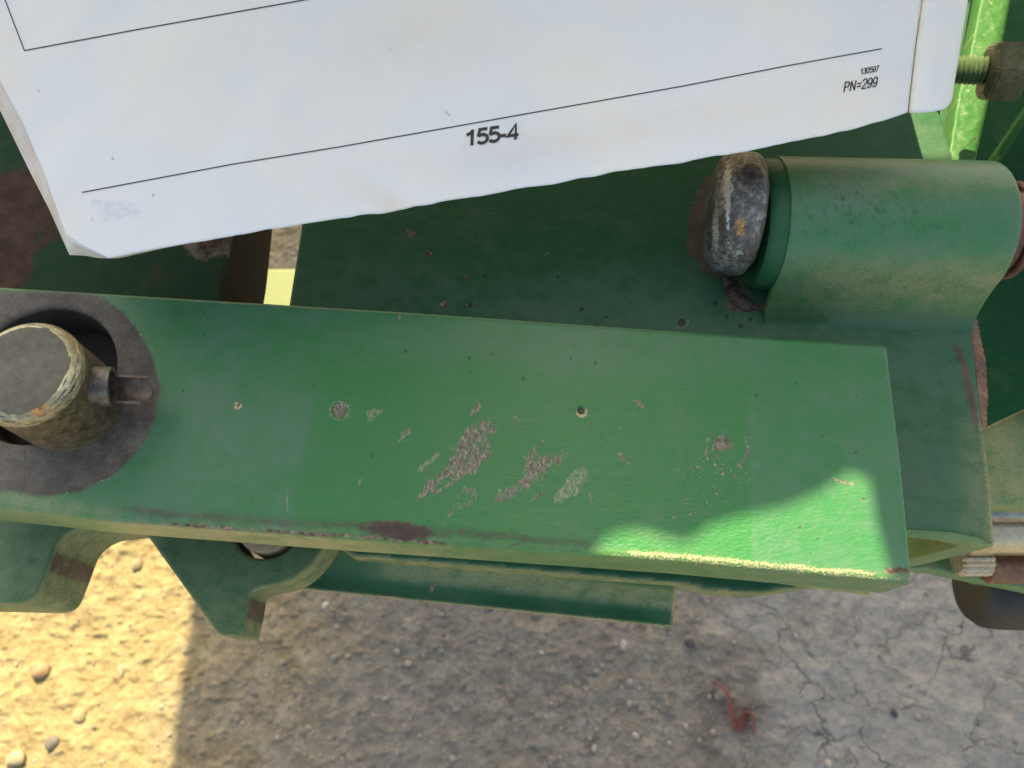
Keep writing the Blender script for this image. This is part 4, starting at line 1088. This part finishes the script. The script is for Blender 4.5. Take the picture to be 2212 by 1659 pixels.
# ------------------------------------------------------------------ the service manual
ZP = .738
man = thing('service_manual', 'open service manual with a thick stack of white pages lying over the green machine', 'manual', P(1000, 200, ZP - .008))
bot = [(142, 506), (180, 531), (222, 551), (233, 558), (338, 537), (520, 507), (713, 475), (900, 446), (1040, 421), (1137, 405), (1187, 397), (1330, 373), (1474, 349), (1560, 335), (1624, 323), (1700, 308), (1774, 294), (1850, 277), (1907, 261), (1940, 250), (1961, 242)]
ba_ = np.array(bot, float); cum = np.concatenate([[0], np.cumsum(np.hypot(*np.diff(ba_, axis=0).T))]); cum /= cum[-1]
left = np.array([(142, 506), (97, 377), (48, 261), (0, 174), (-120, -40), (-260, -300)], float)
right = np.array([(1961, 242), (1963, 215), (1975, 110), (1990, 0), Q(.126, .27, .738), Q(.126, .36, .738)], float)
def along(arr, t):
    c = np.concatenate([[0], np.cumsum(np.hypot(*np.diff(arr, axis=0).T))]); c /= c[-1]
    return np.stack([np.interp(t, c, arr[:, 0]), np.interp(t, c, arr[:, 1])], -1)
def page_px(a, b, left=left):
    B = np.stack([np.interp(a, cum, ba_[:, 0]), np.interp(a, cum, ba_[:, 1])], -1)
    B = B + np.stack([0 * a, (fbm(a * 26, 0 * a + 3, 3, 301) - .5) * 9 * np.clip((1 - a) * 20, 0, 1) * np.clip(a * 12 - 1.5, 0, 1) * (1 - b) ** 3], -1)
    Lf, Rt = along(left, b) - left[0], along(right, b) - right[0]
    return B + Lf * (1 - a)[..., None] + Rt * a[..., None]
def page_z(u, v):
    w = (fbm(u / 420, v / 420, 2, 201) - .5) * .0045 + (fbm((u + v * .6) / 150, (v - u * .1) / 260, 2, 203) - .5) * .0016
    w = w - .0016 * np.exp(-((u - 1130) / 120) ** 2) * np.exp(-((v - 400) / 60) ** 2)
    w = w - .0028 * sstep(1700, 1960, u) ** 2
    return ZP + w
def Pv(u, v, z):
    x = (u - 1106) / FPX; y = -(v - 829.5) / FPX
    Y = y * CT + ST; Z = y * ST - CT
    t = (z - CAMZ) / Z
    return np.stack([x * t, Y * t, z + 0 * x], -1)
na, nbb = 440, 170
A_, B_ = np.meshgrid(np.linspace(0, 1, na), np.linspace(0, 1, nbb), indexing='ij')
uv = page_px(A_, B_); U_, V_ = uv[..., 0], uv[..., 1]
W = Pv(U_, V_, page_z(U_, V_)).reshape(-1, 3)
I = np.arange(na * nbb).reshape(na, nbb)
F = np.stack([I[:-1, :-1], I[1:, :-1], I[1:, 1:], I[:-1, 1:]], -1).reshape(-1, 4)
uf, vf = U_.ravel(), V_.ravel()
stain_or_shade = np.exp(-((vf - 560 - (uf - 1106) * -.17 + 215) / 40) ** 2) * 0
stain_or_shade = .35 * np.exp(-(((uf - 860) / 120) ** 2 + ((vf - 455 - (uf - 860) * .5) / 30) ** 2)) + .28 * np.exp(-(((uf - 1300) / 420) ** 2 + ((vf - 290 + (uf - 1300) * .17) / 45) ** 2)) \
    + .22 * np.exp(-(((uf - 900) / 200) ** 2 + ((vf - 90) / 90) ** 2)) + .25 * np.exp(-(((uf - 20) / 50) ** 2 + ((vf - 120) / 120) ** 2))
smear = np.exp(-((vf - 240 - (uf - 962) * 1.25) / 4.5) ** 2) * np.exp(-((uf - 966) / 10) ** 2) * sstep(.45, .6, fbm(uf / 3, vf / 3, 2, 4))
smear2 = np.exp(-((vf - 325 - (uf - 1005) * 1.3) / 6) ** 2) * np.exp(-((uf - 1004) / 8) ** 2) * .3
ghost = pmask([(205, 435), (262, 436), (308, 452), (312, 462), (262, 475), (222, 478)], uf, vf, 6, 14, 5, 14.) * .45 + np.exp(-(((uf - 1112) / 18) ** 2 + ((vf - 277) / 10) ** 2)) * .35
rdots = np.zeros_like(uf)
for cu, cv_, r in ((245, 343, 2), (199, 474, 1.6), (165, 330 + 120, 1), (330, 421, 1.8), (843, 62 + 44, 2.2), (84, 196, 2), (1371, 372, 1.2), (2600, 0, 1)):
    rdots = np.maximum(rdots, (1 - sstep(r - .8, r + 1.2, np.hypot(uf - cu, vf - cv_))) * .7)
pa = dict(stain_or_shade=stain_or_shade + smear2, ghost=ghost, rust=np.clip(smear * .7 + rdots, 0, 1))
def fixup(o, th, off=-1):
    bm = bmesh.new(); bm.from_mesh(o.data); bm.faces.ensure_lookup_table()
    if sum(f.normal.z for f in bm.faces) < 0: bmesh.ops.reverse_faces(bm, faces=bm.faces)
    bm.to_mesh(o.data); bm.free()
    m_ = o.modifiers.new('solid', 'SOLIDIFY'); m_.thickness = th; m_.offset = off
page = add_mesh('page', W, F, PAPER, man, True, pa, label='top page printed 155-4')
fixup(page, .00018)
# rolled facing page at the spine
rt = np.array([(2057, 213), (2064, 167), (2091, 0), Q(.149, .27, .738), Q(.149, .36, .738)], float)
botr = np.array([(1962, 243), (1990, 243), (2021, 240), (2040, 235), (2050, 228), (2057, 213)], float)
nr1, nr2 = 50, 120
A2, B2 = np.meshgrid(np.linspace(0, 1, nr1), np.linspace(0, 1, nr2), indexing='ij')
Bb = along(botr, A2)
rtl = along(rt, B2) - rt[0]; rll = along(right, B2) - right[0]
uv2 = Bb + rll * (1 - A2)[..., None] + rtl * A2[..., None]
zz = page_z(uv2[..., 0], uv2[..., 1]) - .0004 + .0024 * np.sin(np.pi * np.clip(A2 * 1.15, 0, 1)) ** .7 - .007 * A2 ** 5
W2 = Pv(uv2[..., 0], uv2[..., 1], zz).reshape(-1, 3)
I = np.arange(nr1 * nr2).reshape(nr1, nr2)
F2 = np.stack([I[:-1, :-1], I[1:, :-1], I[1:, 1:], I[:-1, 1:]], -1).reshape(-1, 4)
rl = add_mesh('page', W2, F2, PAPER, man, True, {'rust': (np.exp(-(A2 / .018) ** 2) * .75 * (.5 + .5 * fbm(A2 * 3, B2 * 30, 3, 5))).ravel(), 'stain_or_shade': (np.exp(-(A2 / .08) ** 2) * .7).ravel()}, label='rolled facing page beyond the brown crease')
fixup(rl, .00018)
# the pages underneath, fanned out at the left
NPG = 9
lo = np.array([(150, 553), (106, 455), (64, 374), (0, 242), (-120, 20), (-260, -240)], float)
lb = np.array([(150, 553), (166, 553), (182, 551), (210, 557), (233, 560)], float)
for k in range(NPG):
    t = (k + .6) / NPG
    le = left * (1 - t) + lo * t
    le = le + np.array([math.sin(k * 2.3) * 1.6, math.cos(k * 1.7) * 1.2])
    cor = np.array([(142 + 8 * t, 506 + 46 * t), (152 + 14 * t, 520 + 32 * t), (180 + 2 * t, 533 + 19 * t), (222 - 10 * t, 552 + 5 * t), (236 + 20 * t, 557), (420, 520), (900, 430), (1500, 320), (1940, 225)], float)
    ns, mt = 60, 60
    A3, B3 = np.meshgrid(np.linspace(0, 1, ns) ** 2.2, np.linspace(0, 1, mt), indexing='ij')
    base = along(cor, A3)
    Lf3 = along(le, B3) - le[0]; Rt3 = along(right, B3) - right[0]
    uv3 = base + Lf3 * (1 - A3)[..., None] + Rt3 * A3[..., None]
    z3 = page_z(uv3[..., 0], uv3[..., 1]) - .0006 - .00075 * k - .0008 * t * np.exp(-A3 * 30)
    W3 = Pv(uv3[..., 0], uv3[..., 1], z3).reshape(-1, 3)
    I = np.arange(ns * mt).reshape(ns, mt)
    F3 = np.stack([I[:-1, :-1], I[1:, :-1], I[1:, 1:], I[:-1, 1:]], -1).reshape(-1, 4)
    pg = add_mesh('page', W3, F3, PAPER, man, True, {'stain_or_shade': np.full(len(W3), (.25, 1.0, .5, .9, .3, 1.0, .6, 1.0, .8)[k])})  # alternating tone paints in shading between the stacked pages
    fixup(pg, .0003)
# printed rules
def rule(pts, w=2.4):
    V, F = [], []
    n = 240
    pts = np.array(pts, float)
    tt = np.linspace(0, 1, n); c = along(pts, tt)
    tg = np.gradient(c, axis=0); tg /= np.hypot(tg[:, 0], tg[:, 1])[:, None]
    nm = np.stack([-tg[:, 1], tg[:, 0]], 1)
    for s in (-1, 1):
        q = c + nm * s * w / 2
        V.append(Pv(q[:, 0], q[:, 1], page_z(q[:, 0], q[:, 1]) + .00012))
    V = np.concatenate(V)
    F = [[i, i + 1, n + i + 1, n + i] for i in range(n - 1)]
    o = add_mesh('printed_rule', V, F, INK, man)
    return o
rule([(177, 415.5), (500, 355), (737, 316.5), (1000, 270), (1180, 238), (1474, 186), (1700, 142), (1905, 105)], 2.4)
rule([(53, 109), (300, 63), (655, 0), (900, -43), (1500, -150)], 2.6)
rule([(53, 110), (30, 50), (11, 0), (-60, -190)], 2.6)
# printed numbers: strokes in a unit box, x advance in the last entry
def arc(cx, cy, rx, ry, a0, a1, n=16):
    return [(cx + rx * math.cos(math.radians(a0 + (a1 - a0) * k / n)), cy + ry * math.sin(math.radians(a0 + (a1 - a0) * k / n))) for k in range(n + 1)]
GL = {'1': ([[(.36, 0), (.36, 1.0)], [(.08, .72), (.20, .745), (.30, .80), (.35, .90)]], .56),
      '5': ([[(.51, .94), (.15, .94), (.09, .50)] , arc(.29, .33, .24, .27, 142, -150, 22)], .56),
      '4': ([[(.42, 0), (.42, .97), (.05, .29), (.56, .29)]], .56),
      '-': ([[(.03, .36), (.29, .36)]], .33),
      '0': ([arc(.28, .5, .22, .46, 0, 360, 30)], .56),
      '3': ([arc(.27, .72, .19, .23, 165, -90, 20), arc(.27, .26, .22, .23, 90, -165, 20)], .56),
      '9': ([arc(.28, .66, .21, .29, 0, 360, 26), [(.49, .66), (.49, .45)] + arc(.28, .36, .21, .31, 0, -150, 16)], .56),
      '7': ([[(.05, .94), (.50, .94), (.32, .55), (.21, 0)]], .56),
      '2': ([arc(.28, .68, .21, .27, 170, -30, 18) + [(.07, .10), (.07, .05), (.52, .05)]], .56),
      'P': ([[(.10, 0), (.10, .96), (.32, .96)] + arc(.34, .71, .21, .25, 90, -90, 14) + [(.10, .46)]], .66),
      'N': ([[(.09, 0), (.09, .98)], [(.09, .96), (.56, .04)], [(.56, .02), (.56, 1.0)]], .70),
      '=': ([[(.06, .62), (.52, .62)], [(.06, .34), (.52, .34)]], .58)}
def text(s_, u, v, width, height, slope, w, shear=0.0):
    adv = sum(GL[c][1] for c in s_) - .06
    V, F = [], []
    x0 = 0
    for ch in s_:
        for st in GL[ch][0]:
            p = np.array(st, float); p[:, 0] += x0
            p = p * np.array([width / adv, height])
            seg = np.diff(p, axis=0); ln = np.hypot(seg[:, 0], seg[:, 1]); seg = seg / ln[:, None]
            nrm = np.stack([-seg[:, 1], seg[:, 0]], 1)
            m1 = np.concatenate([nrm[:1], (nrm[1:] + nrm[:-1]), nrm[-1:]])
            l2 = (m1 ** 2).sum(1); k = np.where(np.arange(len(p)) % (len(p) - 1) == 0, 1, 2 / np.clip(l2, .9, None))
            m1 = m1 * k[:, None]
            closed = np.hypot(*(p[0] - p[-1])) < 1e-6
            b = len(V)
            for q, n_ in zip(p, m1): V.append(q + n_ * w / 2); V.append(q - n_ * w / 2)
            for i in range(len(p) - 1): F.append([b + 2 * i, b + 2 * i + 1, b + 2 * i + 3, b + 2 * i + 2])
        x0 += GL[ch][1]
    V = np.array(V)
    uu = u + V[:, 0] + V[:, 1] * shear
    vv_ = v - V[:, 1] + V[:, 0] * slope
    W = Pv(uu, vv_, page_z(uu, vv_) + .00015)
    return add_mesh('printed_text', W, F, INK, man, False)
# (u, v) is the lower left corner of the printed line
text('155-4', 1003, 316, 114, 34, -.135, 6.9, .04)
text('130597', 1857, 161, 40, 13, -.17, 2.1, .16)
text('PN=299', 1821, 199.5, 72, 22.5, -.17, 2.9, .16)

# ------------------------------------------------------------------ added canopy, out of view, that shades the scene
HZ = 1.15
k_x, k_y = SUN.x / SUN.z, SUN.y / SUN.z
def H2(u, v, z):
    x, y, _ = P(u, v, z); d = HZ - z
    return (x + k_x * d, y + k_y * d)
shade_canopy = thing('added_canopy', 'added white sheet metal canopy on posts, out of view, cut to shape the shade', 'added shade canopy', (.2, .8, HZ))
near = [H2(1284, 1192, ZB), H2(1318, 1164, ZB), H2(1368, 1148, ZB), H2(1420, 1160, ZB), H2(1470, 1182, ZB), H2(1500, 1172, ZB), H2(1535, 1144, ZB), H2(1600, 1124, ZB), H2(1700, 1103, ZB), H2(1780, 1066, ZB), H2(1830, 1030, ZB), H2(1862, 1014, ZB),
        H2(1882, 1030, ZB), H2(1888, 1090, ZB), H2(1898, 1150, ZB), H2(1915, 1215, ZB), H2(1930, 1262, ZB)]
nxl = near[0]; nxr = near[-1]
xe = -.360 + k_x * HZ
ho = [(-.30, .20), (-.05, .20)] + [(nxl[0] - .015, nxl[1] - .06)] + near + [(nxr[0] + .003, nxr[1] - .10), (.64, .20), (.64, 1.26), (-.30, 1.26), (-.30, 1.62), (xe, 1.62), (xe, .84), (xe, .62), (-.30, .60)]
xs0, ys0 = H2(1895, 300, Z2)
hA = [H2(1893, 345, Z2), H2(2060, 362, Z2), H2(2104, 362, .655), H2(2142, 200, .655), H2(2186, 0, .655), H2(2225, -160, .655), (xs0 + .01, H2(2225, -160, .655)[1])]  # opening cut to let sun onto the flange and plate
cxp, cyp = H2(600, 620, .35)
hB = [(cxp - .020, cyp - .03), (cxp + .020, cyp - .03), (cxp + .020, cyp + .03), (cxp - .020, cyp + .03)]  # opening cut to light the pale sheet
plate_grid('shade_panel', [ho, hA, hB], HZ, .004, PALE, shade_canopy, .006, .001)
for x, y in ((.62, .22), (.62, 1.24), (-.32, 1.60)):
    prism('shade_post', [(x - .015, y - .015, HZ - .0045), (x + .015, y - .015, HZ - .0045), (x + .015, y + .015, HZ - .0045), (x - .015, y + .015, HZ - .0045)], (0, 0, -(HZ - .0045)), PALE, shade_canopy, .002)
